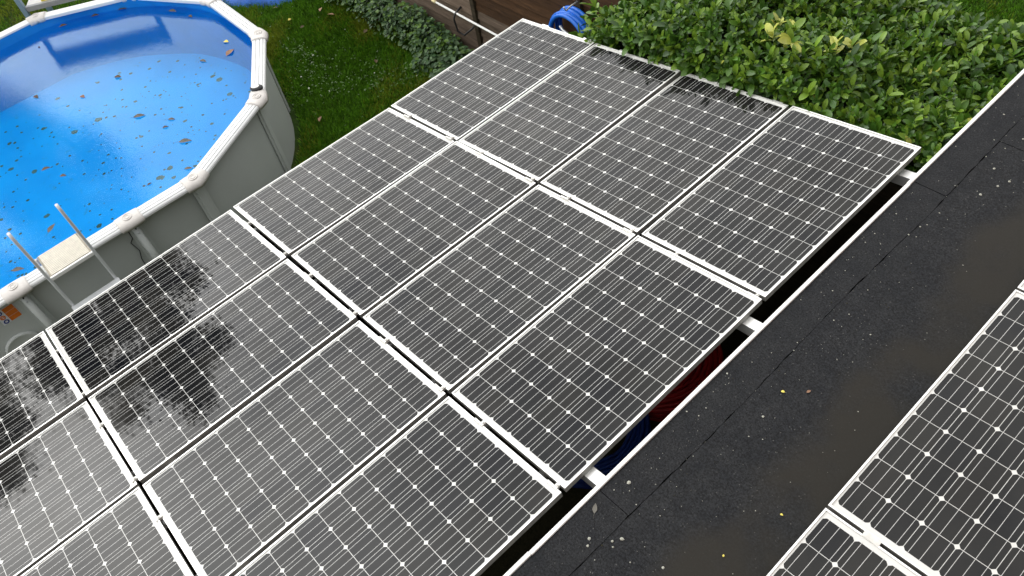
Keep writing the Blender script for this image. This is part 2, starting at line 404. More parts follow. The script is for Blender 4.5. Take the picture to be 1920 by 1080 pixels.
def felt_mat():
    t = NT('bitumen_felt').set((0.03, 0.031, 0.034), 0.75, 0, 0.2)
    P = t.geo()
    fine = t.noise(95, 6, 0.8, P); mid = t.noise(9, 8, 0.7, P); big = t.noise(1.3, 4, 0.55, P)
    c = t.ramp(mid.outputs['Fac'], (0.30, (0.0066, 0.0075, 0.0092)), (0.70, (0.0155, 0.0162, 0.0172))).outputs[0]
    g = t.ramp(fine.outputs['Fac'], (0.40, (0.30, 0.30, 0.30)), (0.62, (2.0, 2.0, 2.0))).outputs[0]
    c = t.mix(1.0, c, g, 'MULTIPLY')
    # pale mineral grains
    vo = t.n('ShaderNodeTexVoronoi'); vo.inputs['Scale'].default_value = 75; vo.inputs['Randomness'].default_value = 1.0; t.l(P, vo.inputs['Vector'])
    ds = t.ramp(vo.outputs['Distance'], (0.16, (1, 1, 1)), (0.30, (0, 0, 0))).outputs[0]
    wn_ = t.n('ShaderNodeSeparateColor'); t.l(vo.outputs['Color'], wn_.inputs[0])
    pick = t.ramp(wn_.outputs[0], (0.90, (0, 0, 0)), (0.95, (1, 1, 1))).outputs[0]
    patch = t.ramp(big.outputs['Fac'], (0.35, (0.25, 0.25, 0.25)), (0.6, (1, 1, 1))).outputs[0]
    k = t.mix(1.0, t.mix(1.0, ds, pick, 'MULTIPLY'), patch, 'MULTIPLY')
    c = t.mix(k, c, (0.075, 0.075, 0.07))
    # silty shallow puddle drying along the right-hand panels (own wandering outline)
    sx = t.n('ShaderNodeSeparateXYZ'); t.l(P, sx.inputs[0])
    wob = t.noise(1.5, 4, 0.6, P)
    e1 = t.n('ShaderNodeMath', operation='MULTIPLY_ADD'); e1.inputs[1].default_value = 0.55; t.l(wob.outputs['Fac'], e1.inputs[0]); t.l(sx.outputs[0], e1.inputs[2])
    mr = t.n('ShaderNodeMapRange', interpolation_type='SMOOTHSTEP'); mr.inputs['From Min'].default_value = 4.93; mr.inputs['From Max'].default_value = 5.12; t.l(e1.outputs[0], mr.inputs['Value'])
    holes = t.ramp(t.noise(2.1, 3, 0.5, P).outputs['Fac'], (0.30, (0, 0, 0)), (0.52, (1, 1, 1))).outputs[0]
    pud = t.mix(1.0, mr.outputs['Result'], holes, 'MULTIPLY')
    c = t.mix(pud, c, t.mix(0.12, (0.0125, 0.0103, 0.0062), c))
    t.l(c, t.b.inputs['Base Color'])
    bw = t.n('ShaderNodeRGBToBW'); t.l(pud, bw.inputs[0])
    rg = t.n('ShaderNodeMapRange'); rg.inputs['To Min'].default_value = 0.75; rg.inputs['To Max'].default_value = 0.5; t.l(bw.outputs[0], rg.inputs['Value'])
    t.l(rg.outputs['Result'], t.b.inputs['Roughness'])
    bs = t.n('ShaderNodeMapRange'); bs.inputs['To Min'].default_value = 0.5; bs.inputs['To Max'].default_value = 0.03; t.l(bw.outputs[0], bs.inputs['Value'])
    bp = t.bump(fine.outputs['Fac'], 0.5, 0.003); t.l(bs.outputs['Result'], bp.inputs['Strength'])
    return t.mat
M['felt'] = felt_mat()

# ------------------------------------------------------------------ ground
GZ = -2.35
g = MB(); g.add([(-150, -150, GZ), (150, -150, GZ), (150, 150, GZ), (-150, 150, GZ)], [(0, 1, 2, 3)])
lawn = g.build('lawn', M['lawn']); tag(lawn, kind='structure')

# ------------------------------------------------------------------ building with the flat roof
RZ = 0.62
EX = 4.195
bld = empty('flat_roofed_extension', (4.3, 2, GZ))
tag(bld, 'extension with flat black felt roof and white metal edge beside the panels', 'building')
inv = Matrix.Translation((-4.3, -2, -GZ))
def bpart(mb, name, mats, bevel=None):
    o = mb.build(name, mats, bld, bevel); o.matrix_parent_inverse = inv; return o
w = MB(); w.box(4.26, 9.5, -4, 9.5, GZ, RZ - 0.16); bpart(w, 'wall', M['render'])
w = MB(); w.box(4.20, 9.6, -4.1, 9.6, RZ - 0.155, RZ - 0.03); bpart(w, 'roof_deck', M['render'])
# felt: big sheets, and the narrow edge strips lapped along the gutter side
def felt_sheet(x0, x1, y0, y1, z, jag=(0, 0), seed=0):
    r = random.Random(seed); n = max(2, int((y1 - y0) / 0.05)); vs = []; fs = []
    for i in range(n + 1):
        y = y0 + (y1 - y0) * i / n
        a = x0 + (r.uniform(-1, 1) * 0.004 + 0.006 * math.sin(y * 3.1) if jag[0] else 0)
        b = x1 + (r.uniform(-1, 1) * 0.004 + 0.006 * math.sin(y * 3.1) if jag[1] else 0)
        vs += [(a, y, z - 0.03), (a, y, z), (b, y, z), (b, y, z - 0.03)]
        if i:
            o = 4 * (i - 1)
            for k in range(4): fs.append((o + k, o + (k + 1) % 4, o + 4 + (k + 1) % 4, o + 4 + k))
    fs += [(3, 2, 1, 0), tuple(4 * n + k for k in range(4))]
    mb = MB(); mb.add(vs, fs); return mb
for i, (y0, y1) in enumerate([(-4.1, -1.0), (-0.998, 1.766), (1.770, 4.612), (4.616, 7.2), (7.203, 9.6)]):
    bpart(felt_sheet(EX + 0.004, 4.402, y0, y1, RZ + 0.002 * (i % 2), (0, 1), 3), 'felt_sheet', M['felt'])
for i, (y0, y1) in enumerate([(-4.1, 5.25), (5.253, 9.6)]):
    bpart(felt_sheet(4.4055, 9.6, y0, y1, RZ - 0.002 + 0.002 * i, (1, 0), 3), 'felt_sheet', M['felt'])
for i, (y0, y1) in enumerate([(-4.1, 1.298), (1.300, 4.568), (4.570, 7.3), (7.302, 9.6)]):
    w = MB(); d = 0.003 * (i % 2)
    w.sweep([(EX - 0.009 + d, y0, RZ + 0.008), (EX - 0.009 + d, y1, RZ + 0.008)], [(-0.012, -0.09), (0.012, -0.09), (0.012, 0.0), (0.009, 0.004), (-0.009, 0.004), (-0.012, 0)])
    bpart(w, 'edge_trim', M['white_paint'])

# brick house the view is taken from, unseen at right, placed to shade frame sides
w = MB(); w.box(6.75, 14.0, -8.0, 9.4, GZ, 4.2); ho = empty('brick_house', (10, 0, GZ)); tag(ho, 'brick house standing to the right of the flat roof, outside the frame', 'house')
o = w.build('wall', M['brick'], ho); o.matrix_parent_inverse = Matrix.Translation((-10, 0, -GZ))
w = MB(); w.add([(6.4, -8.3, 4.1), (14.3, -8.3, 4.1), (14.3, 9.7, 4.1), (6.4, 9.7, 4.1), (10.3, -8.3, 7.2), (10.3, 9.7, 7.2)], [(0, 1, 2, 3), (0, 3, 5, 4), (1, 4, 5, 2), (0, 4, 1), (3, 2, 5)])
o = w.build('roof', M['tiles'], ho); o.matrix_parent_inverse = Matrix.Translation((-10, 0, -GZ))
# lichen, moss and grit specks on the felt (uncountable)
def blobs(name, pts, mat_list, parent=None):
    a = np.linspace(0, 2 * np.pi, 7)[:-1]; V = []; F = []; mi = []
    for k, (x, y, z, r, h, mm) in enumerate(pts):
        b = len(V); rr = r * rng.uniform(0.7, 1.25, 6); ph = rng.uniform(0, 6)
        V += [(x + math.cos(t + ph) * q, y + math.sin(t + ph) * q, z) for t, q in zip(a, rr)]
        V += [(x + math.cos(t + ph) * q * 0.6, y + math.sin(t + ph) * q * 0.6, z + h) for t, q in zip(a, rr)]
        V.append((x, y, z + h * 1.15))
        for i in range(6):
            j = (i + 1) % 6
            F += [(b + i, b + j, b + 6 + j), (b + i, b + 6 + j, b + 6 + i), (b + 6 + i, b + 6 + j, b + 12)]; mi += [mm] * 3
    return link(name, mesh_np(name, V, F, mat_list, mi), parent)
pts = []
for i in range(620):
    y = rng.uniform(1.0, 7.5); x = 4.22 + abs(rng.normal(0, 0.32))
    if x > 5.6 or (x > 5.0 and y < 5): continue
    r = min(0.010, rng.lognormal(-6.35, 0.55)); mm = 0 if rng.random() < 0.85 else 1
    pts.append((x, y, RZ + 0.0005, r, r * 0.4, mm))
for (x, y) in [(4.43, 1.62), (4.45, 1.60), (4.455, 1.66), (4.34, 1.55), (4.36, 1.52), (4.28, 1.9), (4.5, 5.0), (4.62, 4.95), (4.7, 5.1), (4.55, 4.75), (4.75, 4.9), (4.5, 5.35), (4.6, 5.45), (4.3, 5.5)]:
    pts.append((x, y, RZ + 0.0005, rng.uniform(0.006, 0.011), 0.004, 0))
li = blobs('lichen_specks', pts, [M['lichen'], M['moss']]); tag(li, 'pale lichen specks and grit scattered over the black roof felt', kind='stuff')

vc = MB(); rings = []  # rounded stand-in for a blurred shape close to the camera
for k in range(7):
    a = k / 6 * math.pi / 2; rings.append((0.085 * math.cos(a) + 0.001, 0.05 * math.sin(a)))
prof = [(0.075, -0.10), (0.075, -0.01), (0.088, -0.005)] + rings
vs = []; fs = []; S = 20
for (r_, z_) in prof:
    for k in range(S): vs.append((r_ * math.cos(2 * math.pi * k / S), r_ * math.sin(2 * math.pi * k / S), z_ + 0.10))
for i in range(len(prof) - 1):
    for k in range(S):
        l_ = (k + 1) % S; fs.append((i * S + k, i * S + l_, (i + 1) * S + l_, (i + 1) * S + k))
vc.add(vs, fs, 0, True)
vo_ = vc.build('dome_cap', M['dome'], None, loc=(4.315, 1.055, RZ)); tag(vo_, 'small grey-green rounded vent cap at the roof edge by the lower frame border', 'vent cap')

# ------------------------------------------------------------------ solar panels
BM = Matrix(((0.992470417, 0.0, -0.122484575), (0.000258428, 0.999997774, 0.002093993), (0.122484302, -0.00210988, 0.992468208)))
PW, PL, GX, GY = 0.990, 1.6582, 0.02957, 0.0336
def make_panel_meshes():
    ms = {}
    lip, d, wt_ = 0.0095, 0.040, 0.0025
    b = MB(); hx, hy = PW / 2, PL / 2 + 0.003
    path = [(-hx, -hy, 0), (hx, -hy, 0), (hx, hy, 0), (-hx, hy, 0)]
    # profile: (side outwards, up); sweep path counter-clockwise -> side points outwards
    b.sweep(path, [(0, -d), (0, -0.0012), (-0.0012, 0), (-lip, 0), (-lip, -0.0035), (-wt_, -0.0035), (-wt_, -d + 0.002), (-0.03, -d + 0.002), (-0.03, -d)], closed=True)
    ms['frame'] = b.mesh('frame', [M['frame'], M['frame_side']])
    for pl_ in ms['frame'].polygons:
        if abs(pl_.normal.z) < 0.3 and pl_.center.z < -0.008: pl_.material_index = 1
    b = MB(); x, y = hx - 0.0035, hy - 0.0035
    b.box(-x, x, -y, y, -0.0085, -0.0068); ms['back_sheet'] = b.mesh('back_sheet', M['sheet'])
    b = MB(); b.add([(-x, -y, -0.0030), (x, -y, -0.0030), (x, y, -0.0030), (-x, y, -0.0030)], [(0, 1, 2, 3)]); ms['glass'] = b.mesh('glass', M['glass'])
    b = MB(); h = 0.078; rad = 0.1015; vs = []
    a0 = math.acos(h / rad)
    for q in range(4):
        for k in range(4):
            a = q * math.pi / 2 + a0 + (math.pi / 2 - 2 * a0) * k / 3
            vs.append((rad * math.cos(a), rad * math.sin(a), 0))
    nv = len(vs)
    b.add(vs + [(v[0], v[1], -0.0004) for v in vs], [tuple(range(nv))] + [(i, i + nv, (i + 1) % nv + nv, (i + 1) % nv) for i in range(nv)])
    ms['cell'] = b.mesh('solar_cell', M['cell'])
    b = MB(); ly = 0.5 * (10 * 0.1592) + 0.004
    b.box(-0.0010, 0.0010, -ly, ly, 0, 0.0002); ms['busbar'] = b.mesh('busbar', M['busbar'])
    return ms
PMS = make_panel_meshes()
PX, PY = 0.1588, 0.1592
def solar_panel(mat, label, group):
    e = empty('solar_panel', mat=mat); tag(e, label, 'solar panel', group)
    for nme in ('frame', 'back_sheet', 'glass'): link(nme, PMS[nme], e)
    for i in range(6):
        for j in range(10):
            link('solar_cell', PMS['cell'], e, ((i - 2.5) * PX, (j - 4.5) * PY, -0.0062))
        for s in (-0.052, 0.0, 0.052):
            link('busbar', PMS['busbar'], e, ((i - 2.5) * PX + s, 0, -0.0059))
    return e
ADJ = {(0, 2): [0.0001, -0.0028, -0.0054, 0.0051, 0.0062, 0.0015], (0, 1): [0.0013, 0.0059, 0.0005, -0.0142, -0.0035, -0.0006], (0, 0): [0.004, 0.0001, 0.0087, -0.0051, -0.0017, 0.0007],
       (0, -1): [-0.0007, -0.0046, 0.0083, 0.0031, -0.0003, -0.0077], (1, 2): [-0.0041, -0.0031, -0.0029, 0.005, -0.0068, 0.0042], (1, 1): [0.0027, 0.0092, 0.0008, -0.0004, 0.0101, -0.0034],
       (1, 0): [-0.0018, 0.0078, 0.0018, -0.0007, -0.0017, 0.0093], (1, -1): [0.002, -0.0091, -0.0042, -0.0016, -0.0021, 0.0029], (2, 2): [0.0001, -0.0053, -0.0003, 0.007, -0.0106, -0.0071],
       (2, 1): [0.0005, 0.0008, -0.0054, 0.002, -0.009, -0.0057], (2, 0): [0.0005, 0.0108, -0.0071, -0.0001, -0.0076, 0.0031], (2, -1): [0.0012, -0.0067, -0.0007, -0.0002, -0.0003, 0.0023],
       (3, 2): [0.0075, -0.0123, 0.0141, 0.0101, -0.0079, -0.0042], (3, 1): [-0.0011, -0.0054, 0.0045, 0.0034, 0.0001, 0.0013], (3, 0): [0.0005, 0.0004, -0.0022, -0.0008, -0.0036, -0.0004], (3, -1): [0] * 6}
rown = {2: 'hedge-side row', 1: 'second row from the hedge', 0: 'third row from the hedge', -1: 'fourth row from hedge'}
coln = {0: 'the pool-side column', 1: 'the second column from the pool', 2: 'the third column from the pool', 3: 'the roof-side column'}
for row in (2, 1, 0, -1):
    for c in range(4):
        q = list(ADJ[(c, row)])
        if row < 1: q[1] = 0.02 if row == -1 else 0.0; q[5] *= 0.3
        ctr = Vector((c * (PW + GX) + PW / 2 + q[0], row * (PL + GY) + PL / 2 + q[1] * 0.4, q[2]))
        rv = Vector(q[3:])
        rot = Matrix.Rotation(rv.length, 3, rv) if rv.length > 1e-6 else Matrix.Identity(3)
        mt = (BM @ rot).to_4x4(); mt.translation = BM @ ctr
        if row == -1 and c == 3: continue
        solar_panel(mt, 'solar panel in %s, %s' % (coln[c], rown[row]), 'panels of the canopy array')
# second array on the flat roof
et = math.atan(0.055)
def epanel(y0, label):
    rot = Matrix.Rotation(-et, 3, 'Y'); mt = rot.to_4x4()
    mt.translation = Vector((5.066, y0 + PL / 2, 0.785)) + rot @ Vector((PW / 2, 0, 0))
    solar_panel(mt, label, 'panels on the flat roof')
epanel(2.385, 'solar panel on the flat roof, the one nearest the right border above the panel joint')
epanel(2.361 - PL, 'solar panel on the flat roof, cut by the bottom border at the lower right')
epanel(2.385 + PL + 0.024, 'solar panel on the flat roof, only a corner showing at the right border')
er = empty('roof_panel_mount', (5.5, 2.4, RZ)); tag(er, 'aluminium rails and blocks carrying the panels on the flat roof', 'mounting frame')
for x_ in (5.25, 5.85):
    zz = 0.785 + (x_ - 5.066) * 0.055 - 0.042
    w = MB(); w.box(x_ - 0.02, x_ + 0.02, 0.8, 5.7, zz - 0.05, zz - 0.002); o = w.build('rail', M['alu'], er); o.matrix_parent_inverse = Matrix.Translation((-5.5, -2.4, -RZ))
    for y_ in (1.0, 2.2, 3.4, 4.6):
        w = MB(); w.box(x_ - 0.08, x_ + 0.08, y_ - 0.1, y_ + 0.1, RZ, zz - 0.051); o = w.build('block', M['concrete'], er, 0.006); o.matrix_parent_inverse = Matrix.Translation((-5.5, -2.4, -RZ))
for (ya, yb, xs) in ((2.361, 2.385, (5.29, 5.78)),):
    for x_ in xs:
        w = MB(); zz = 0.785 + (x_ - 5.066) * 0.055
        w.box(x_ - 0.04, x_ + 0.04, ya - 0.006, yb + 0.004, zz - 0.03, zz + 0.0025); o = w.build('clamp', M['clamp'], er, 0.0012); o.matrix_parent_inverse = Matrix.Translation((-5.5, -2.4, -RZ))

# ------------------------------------------------------------------ canopy frame under the array
PM = BM.to_4x4()
cf = empty('canopy_frame', mat=PM); tag(cf, 'aluminium canopy frame with beams reaching to the roof edge under the panels', 'canopy frame')
beam_y = [4.83, 3.20, 1.86, 0.2, -1.4]
for y_ in beam_y:
    w = MB(); w.box(-0.03, 4.20, y_ - 0.036, y_ + 0.036, -0.125, -0.0435); w.build('beam', M['alu'], cf, 0.003)
for x_ in (0.25, 0.75, 1.27, 1.77, 2.29, 2.79, 3.31, 3.81):
    w = MB(); w.box(x_ - 0.02, x_ + 0.02, -1.7, 5.02, -0.165, -0.127); w.build('rail', M['alu'], cf)
for y_ in (4.83, 1.86, -1.4):
    w = MB()
    a = [Vector((0.10, y_ - 0.04, -0.127)), Vector((0.18, y_ - 0.04, -0.127)), Vector((0.18, y_ + 0.04, -0.127)), Vector((0.10, y_ + 0.04, -0.127))]
    iv = BM.transposed()
    lowv = [iv @ Vector(((BM @ p).x, (BM @ p).y, GZ)) for p in a]
    w.add(a + lowv, [(0, 1, 2, 3), (7, 6, 5, 4), (0, 4, 5, 1), (1, 5, 6, 2), (2, 6, 7, 3), (3, 7, 4, 0)])
    w.build('post', M['alu'], cf)
for row in (2, 1, 0):                       # panel clamps in the joints between rows
    yj = row * (PL + GY) - GY / 2
    for c in range(4):
        for fx in (0.30, 0.93):
            xc = c * (PW + GX) + fx * PW
            w = MB()
            w.box(xc - 0.038, xc + 0.038, yj - GY / 2 - 0.006, yj - GY / 2 + 0.008, -0.02, 0.0032)
            w.box(xc + 0.012, xc + 0.034, yj - GY / 2 + 0.009, yj + GY / 2 + 0.004, -0.02, 0.0028)
            w.box(xc + 0.018, xc + 0.028, yj - 0.008, yj + 0.006, 0.003, 0.0075)
            w.build('clamp', M['clamp'], cf)
yj = 3 * (PL + GY) - GY
for c in range(4):
    for fx in (0.33, 0.90):
        xc = c * (PW + GX) + fx * PW
        w = MB(); w.box(xc - 0.045, xc + 0.045, yj - 0.006, yj + 0.014, -0.03, 0.003); w.build('clamp', M['frame'], cf)

# unseen sides and dark floor added under the canopy to keep the gaps black
iv = BM.transposed()
def shade_wall(name, pts_xy):
    w = MB(); topv = []; low = []
    for (x_, y_) in pts_xy:
        p = BM @ Vector((x_, y_, -0.17)); topv.append(Vector((x_, y_, -0.17))); low.append(iv @ Vector((p.x, p.y, GZ)))
    n_ = len(pts_xy); w.add(topv + low, [tuple(range(n_)), tuple(range(2 * n_ - 1, n_ - 1, -1))] + [(i, (i + 1) % n_, n_ + (i + 1) % n_, n_ + i) for i in range(n_)])
    return w.build(name, M['post'], cf)
shade_wall('shade_side', [(0.06, -1.68), (0.09, -1.68), (0.09, 4.98), (0.06, 4.98)])
shade_wall('shade_side', [(0.10, 4.95), (0.10, 4.98), (4.15, 4.98), (4.15, 4.95)])
shade_wall('shade_side', [(0.10, -1.68), (0.10, -1.65), (4.15, -1.65), (4.15, -1.68)])
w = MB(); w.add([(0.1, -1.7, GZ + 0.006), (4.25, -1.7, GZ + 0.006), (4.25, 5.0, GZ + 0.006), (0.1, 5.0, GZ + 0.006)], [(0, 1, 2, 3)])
o = w.build('dark_floor', M['moss']); tag(o, kind='structure')  # dark ground laid to deepen the shade under the panels
# coils stored on the ground below the gap
def coil(name, loc, r0, turns, pr, mat, label, cat, layers=3, corr=False):
    e = empty(name, loc); tag(e, label, cat)
    k = 0
    for ly in range(layers):
        for t in range(turns):
            r_ = r0 - t * pr * 2.06 + rng.uniform(-0.01, 0.01)
            n = 44
            pts_ = [(r_ * math.cos(2 * math.pi * i / n) + rng.normal(0, 0.003), r_ * math.sin(2 * math.pi * i / n) + rng.normal(0, 0.003), pr + ly * pr * 1.95 + 0.012 * math.sin(3 * 2 * math.pi * i / n + t)) for i in range(n)]
            w = MB(); w.tube(pts_, pr, 8, 0, True); w.build('loop', mat, e)
    return e
coil('red_conduit_coil', (2.62, 3.98, -2.35), 0.60, 6, 0.022, M['red_conduit'], 'red conduit coil seen in the dark gap beside the roof edge', 'coil', 5)
coil('blue_pipe_coil', (2.62, 3.0, -2.35), 0.56, 5, 0.018, M['blue_pipe'], 'dark blue pipe coil in the dark gap below the middle beam end', 'coil', 5)

# ------------------------------------------------------------------ swimming pool
RIM = -1.13
FLZ = -2.04        # pool floor
J1, J2, J3 = Vector((-2.25, -0.19)), Vector((-2.22, 1.09)), Vector((-2.20, 1.89))
CAPJ = [J3, Vector((-2.88, 3.13)), Vector((-4.09, 3.87)), Vector((-5.51, 3.91)), Vector((-6.76, 3.23)), Vector((-7.49, 2.02))]
dirv = (J1 - J3).normalized()
SL = (J1 - J3).length + 0.80
J8 = CAPJ[-1]
ctr_n = (CAPJ[0] + CAPJ[5]) / 2
ctr_s = ctr_n + dirv * SL
mid = (ctr_n + ctr_s) / 2
def mirror(p):            # reflect across the line through mid, perpendicular to dirv
    d = (p - mid).dot(dirv); return p - dirv * (2 * d)
near_straight = [J3, J2, J1, mirror(J3)]
far_straight = [mirror(J8), J8 + dirv * ((J1 - J3).length), J8 + dirv * 0.80]
ring = CAPJ + [J8 + dirv * 0.80, J8 + dirv * (J1 - J3).length] + [mirror(p) for p in reversed(CAPJ)] + [J1, J2]
# smooth wall curve: two circular ends joined by straight sides
PRAD = (CAPJ[0] - CAPJ[5]).length / (2 * math.sin(math.radians(75)))
cc_n = ctr_n + dirv * (PRAD * math.cos(math.radians(75)))
cc_s = mirror(cc_n)
perp_ = (CAPJ[0] - CAPJ[5]).normalized()
def wall_curve(off, n=30):
    pts_ = []
    rw = PRAD * 0.978 + off
    for i in range(n + 1):
        th = math.radians(15 + 150 * i / n)
        pts_.append(cc_n + perp_ * (rw * math.cos(th)) - dirv * (rw * math.sin(th)))
    for i in range(n + 1):
        th = math.radians(15 + 150 * i / n)
        pts_.append(cc_s - perp_ * (rw * math.cos(th)) + dirv * (rw * math.sin(th)))
    return pts_
pool = empty('swimming_pool', (mid.x, mid.y, GZ)); tag(pool, 'oval above-ground pool with grey wall, white rim and blue liner', 'swimming pool')
pinv = Matrix.Translation((-mid.x, -mid.y, -GZ))
def ppart(mb, name, mats, bevel=None, parent=None):
    o = mb.build(name, mats, pool if parent is None else parent, bevel); o.matrix_parent_inverse = pinv; return o
C0 = wall_curve(0.0); n0 = len(C0)
w = MB()
zs = [GZ - 0.02, GZ + 0.05, -1.75, RIM - 0.02]
w.add([(p.x, p.y, z) for z in zs for p in C0], [(k * n0 + i, k * n0 + (i + 1) % n0, (k + 1) * n0 + (i + 1) % n0, (k + 1) * n0 + i) for k in range(3) for i in range(n0)], 0, True)
ppart(w, 'wall', M['poolwall'])
CI = wall_curve(-0.03); CB = wall_curve(-0.10)
w = MB(); nl = 9; vs = []
for k in range(nl):
    f_ = k / (nl - 1); z = RIM - 0.015 + f_ * (FLZ - RIM + 0.015)
    for i in range(n0):
        p = CI[i].lerp(CB[i], max(0, (f_ - 0.8) / 0.2) ** 2)
        bul = 0.018 * math.sin(i * 0.9 + 2.2 * f_) * math.sin(f_ * 9 + i * 0.37)
        q = p + (ctr_n.lerp(ctr_s, 0.5) - p).normalized() * (bul + 0.018)
        vs.append((q.x, q.y, z))
w.add(vs, [(k * n0 + (i + 1) % n0, k * n0 + i, (k + 1) * n0 + i, (k + 1) * n0 + (i + 1) % n0) for k in range(nl - 1) for i in range(n0)], 0, True)
liner = ppart(w, 'liner', M['liner'])
w = MB(); w.add([(vs[(nl - 1) * n0 + i][0], vs[(nl - 1) * n0 + i][1], FLZ) for i in range(n0)], [tuple(range(n0))])
o = ppart(w, 'liner_floor', M['liner_floor'])
# rim rails
rail_prof = [(-0.085, -0.035), (-0.085, 0.0), (-0.080, 0.010), (-0.036, 0.014), (-0.035, -0.004), (-0.027, -0.004), (-0.026, 0.014), (0.012, 0.014), (0.013, -0.004), (0.021, -0.004), (0.022, 0.013),
             (0.054, 0.009), (0.056, -0.006), (0.064, -0.007), (0.066, 0.005), (0.082, -0.004), (0.090, -0.018), (0.090, -0.040), (0.082, -0.040), (0.080, -0.020), (-0.078, -0.020), (-0.078, -0.035)]
nr = len(ring)
cen = mid
for i in range(nr):
    a, b = ring[i], ring[(i + 1) % nr]
    # orient so that the profile's + side faces outwards
    t = (b - a).normalized(); side = Vector((t.y, -t.x))
    if side.dot((a + b) / 2 - cen) < 0: a, b = b, a; t = -t
    w = MB(); w.sweep([(a.x + t.x * 0.02, a.y + t.y * 0.02, RIM), (b.x - t.x * 0.02, b.y - t.y * 0.02, RIM)], rail_prof)
    ppart(w, 'top_rail', M['rail'])
# joint caps
cap_prof = [(-0.092, -0.045), (-0.098, -0.02), (-0.095, 0.008), (-0.075, 0.022), (-0.03, 0.030), (0.02, 0.031), (0.065, 0.022), (0.092, 0.004), (0.102, -0.02), (0.102, -0.055), (0.09, -0.055), (0.085, -0.03), (-0.082, -0.03), (-0.084, -0.045)]
for i in range(nr):
    p, a, b = ring[i], ring[i - 1], ring[(i + 1) % nr]
    t0 = (p - a).normalized(); t1 = (b - p).normalized()
    side = Vector(((t0 + t1).y, -(t0 + t1).x))
    if side.dot(p - cen) < 0: t0, t1 = -t1, -t0; 
    L_ = 0.135; pts_ = []; sc = []
    for s in (-1, -0.85, -0.5, -0.2, 0, 0.2, 0.5, 0.85, 1):
        tt = t0 if s < 0 else t1
        q = p + tt * (s * L_)
        if abs(s) <= 0.2: q = q - (t1 - t0) * 0.0
        pts_.append((q.x, q.y, RIM)); sc.append(0.99 if abs(s) == 1 else 1.01 + 0.09 * (1 - s * s))
    w = MB(); w.sweep(pts_, cap_prof, scales=sc, smooth=True)
    cpo = ppart(w, 'joint_cap', M['cap'])
    w = MB()
    for rr_ in (0.052, 0.026):
        w.tube([(p.x + rr_ * math.cos(k * 0.5236), p.y + rr_ * math.sin(k * 0.5236), RIM + 0.0350 - 0.06 * max(0, rr_ - 0.03)) for k in range(12)], 0.005, 5, 0, True)
    o = w.build('embossed_ring', M['cap'], cpo); o.matrix_parent_inverse = Matrix.Identity(4)
# uprights
for i in range(nr):
    p = ring[i]; a, b = ring[i - 1], ring[(i + 1) % nr]
    t0 = (p - a).normalized(); t1 = (b - p).normalized(); t = (t0 + t1).normalized(); nrm = Vector((t.y, -t.x))
    if nrm.dot(p - cen) < 0: nrm = -nrm; t = -t
    straight = abs(t0.cross(t1)) < 0.1 if hasattr(t0, 'cross') else False
    base = p - nrm * 0.052
    w = MB()
    hw = 0.075
    prof = [(-hw, 0.0), (-hw, 0.012), (-0.045, 0.016), (-0.038, 0.030), (0.038, 0.030), (0.045, 0.016), (hw, 0.012), (hw, 0.0)]
    vs = []
    for z in (GZ, RIM - 0.03):
        for (s_, o_) in prof: q = base + t * s_ + nrm * o_; vs.append((q.x, q.y, z))
    k_ = len(prof)
    w.add(vs, [(j, (j + 1) % k_, k_ + (j + 1) % k_, k_ + j) for j in range(k_)])
    up_o = ppart(w, 'upright', M['upright'])
    if i in (nr - 1, nr - 2):              # the two straight-side buttress tubes
        q0 = base + nrm * 0.060; q1 = base + nrm * 0.105
        w = MB(); w.tube([(q0.x, q0.y, RIM - 0.05), (q1.x, q1.y, GZ)], 0.04, 12, 0)
        o = w.build('buttress', M['upright'], up_o); o.matrix_parent_inverse = Matrix.Identity(4)
        for dz in (0.11, 0.17):
            w = MB(); w.tube([(q0.x + nrm.x * 0.02, q0.y, RIM - dz), (q0.x + nrm.x * 0.062, q0.y, RIM - dz)], 0.008, 8)
            o = w.build('bolt', M['black'] if dz < 0.15 else M['steel'], up_o); o.matrix_parent_inverse = Matrix.Identity(4)
# sticker and round fitting on the straight wall
xw = -2.312
st = MB(); st.box(xw + 0.0, xw + 0.004, -0.515, -0.315, -1.490, -1.300, 1); stk = ppart(st, 'sticker', [M['orange'], M['sticker_white']]); tag(stk, 'orange and white warning sticker with round blue pictograms')
w = MB()
for k in range(3): w.box(xw + 0.0045, xw + 0.0065, -0.43, -0.32, -1.485 + k * 0.062, -1.485 + k * 0.062 + 0.058)
o = w.build('orange_field', M['orange'], stk); o.matrix_parent_inverse = Matrix.Identity(4)
for k in range(3):
    w = MB(); zc = -1.457 + k * 0.062
    w.tube([(xw + 0.006, -0.472 + 0.021 * math.cos(a_ * 0.3927), zc + 0.021 * math.sin(a_ * 0.3927)) for a_ in range(16)], 0.0065, 5, 0, True)
    if k == 1: w.box(xw + 0.005, xw + 0.0075, -0.491, -0.453, zc - 0.004, zc + 0.004)
    o = w.build('pictogram', M['sticker_blue'] if k != 1 else M['orange'], stk); o.matrix_parent_inverse = Matrix.Identity(4)
w = MB(); S = 28; vs = []; fs = []
for (r_, dx) in [(0.0, 0.022), (0.15, 0.020), (0.165, 0.030), (0.18, 0.030), (0.19, 0.012), (0.19, 0.0)]:
    for k in range(S): vs.append((xw + dx, -0.52 + r_ * math.cos(2 * math.pi * k / S), -1.85 + r_ * math.sin(2 * math.pi * k / S)))
for i in range(5):
    for k in range(S): l_ = (k + 1) % S; fs.append((i * S + k, i * S + l_, (i + 1) * S + l_, (i + 1) * S + k))
w.add(vs, fs, 0, True); ppart(w, 'round_fitting', M['disc'])

# water
ZW = -1.275
CW = wall_curve(-0.052)
w = MB(); w.add([(p.x, p.y, ZW) for p in CW], [tuple(range(len(CW)))])
wat = w.build('pool_water', M['water']); tag(wat, kind='structure')

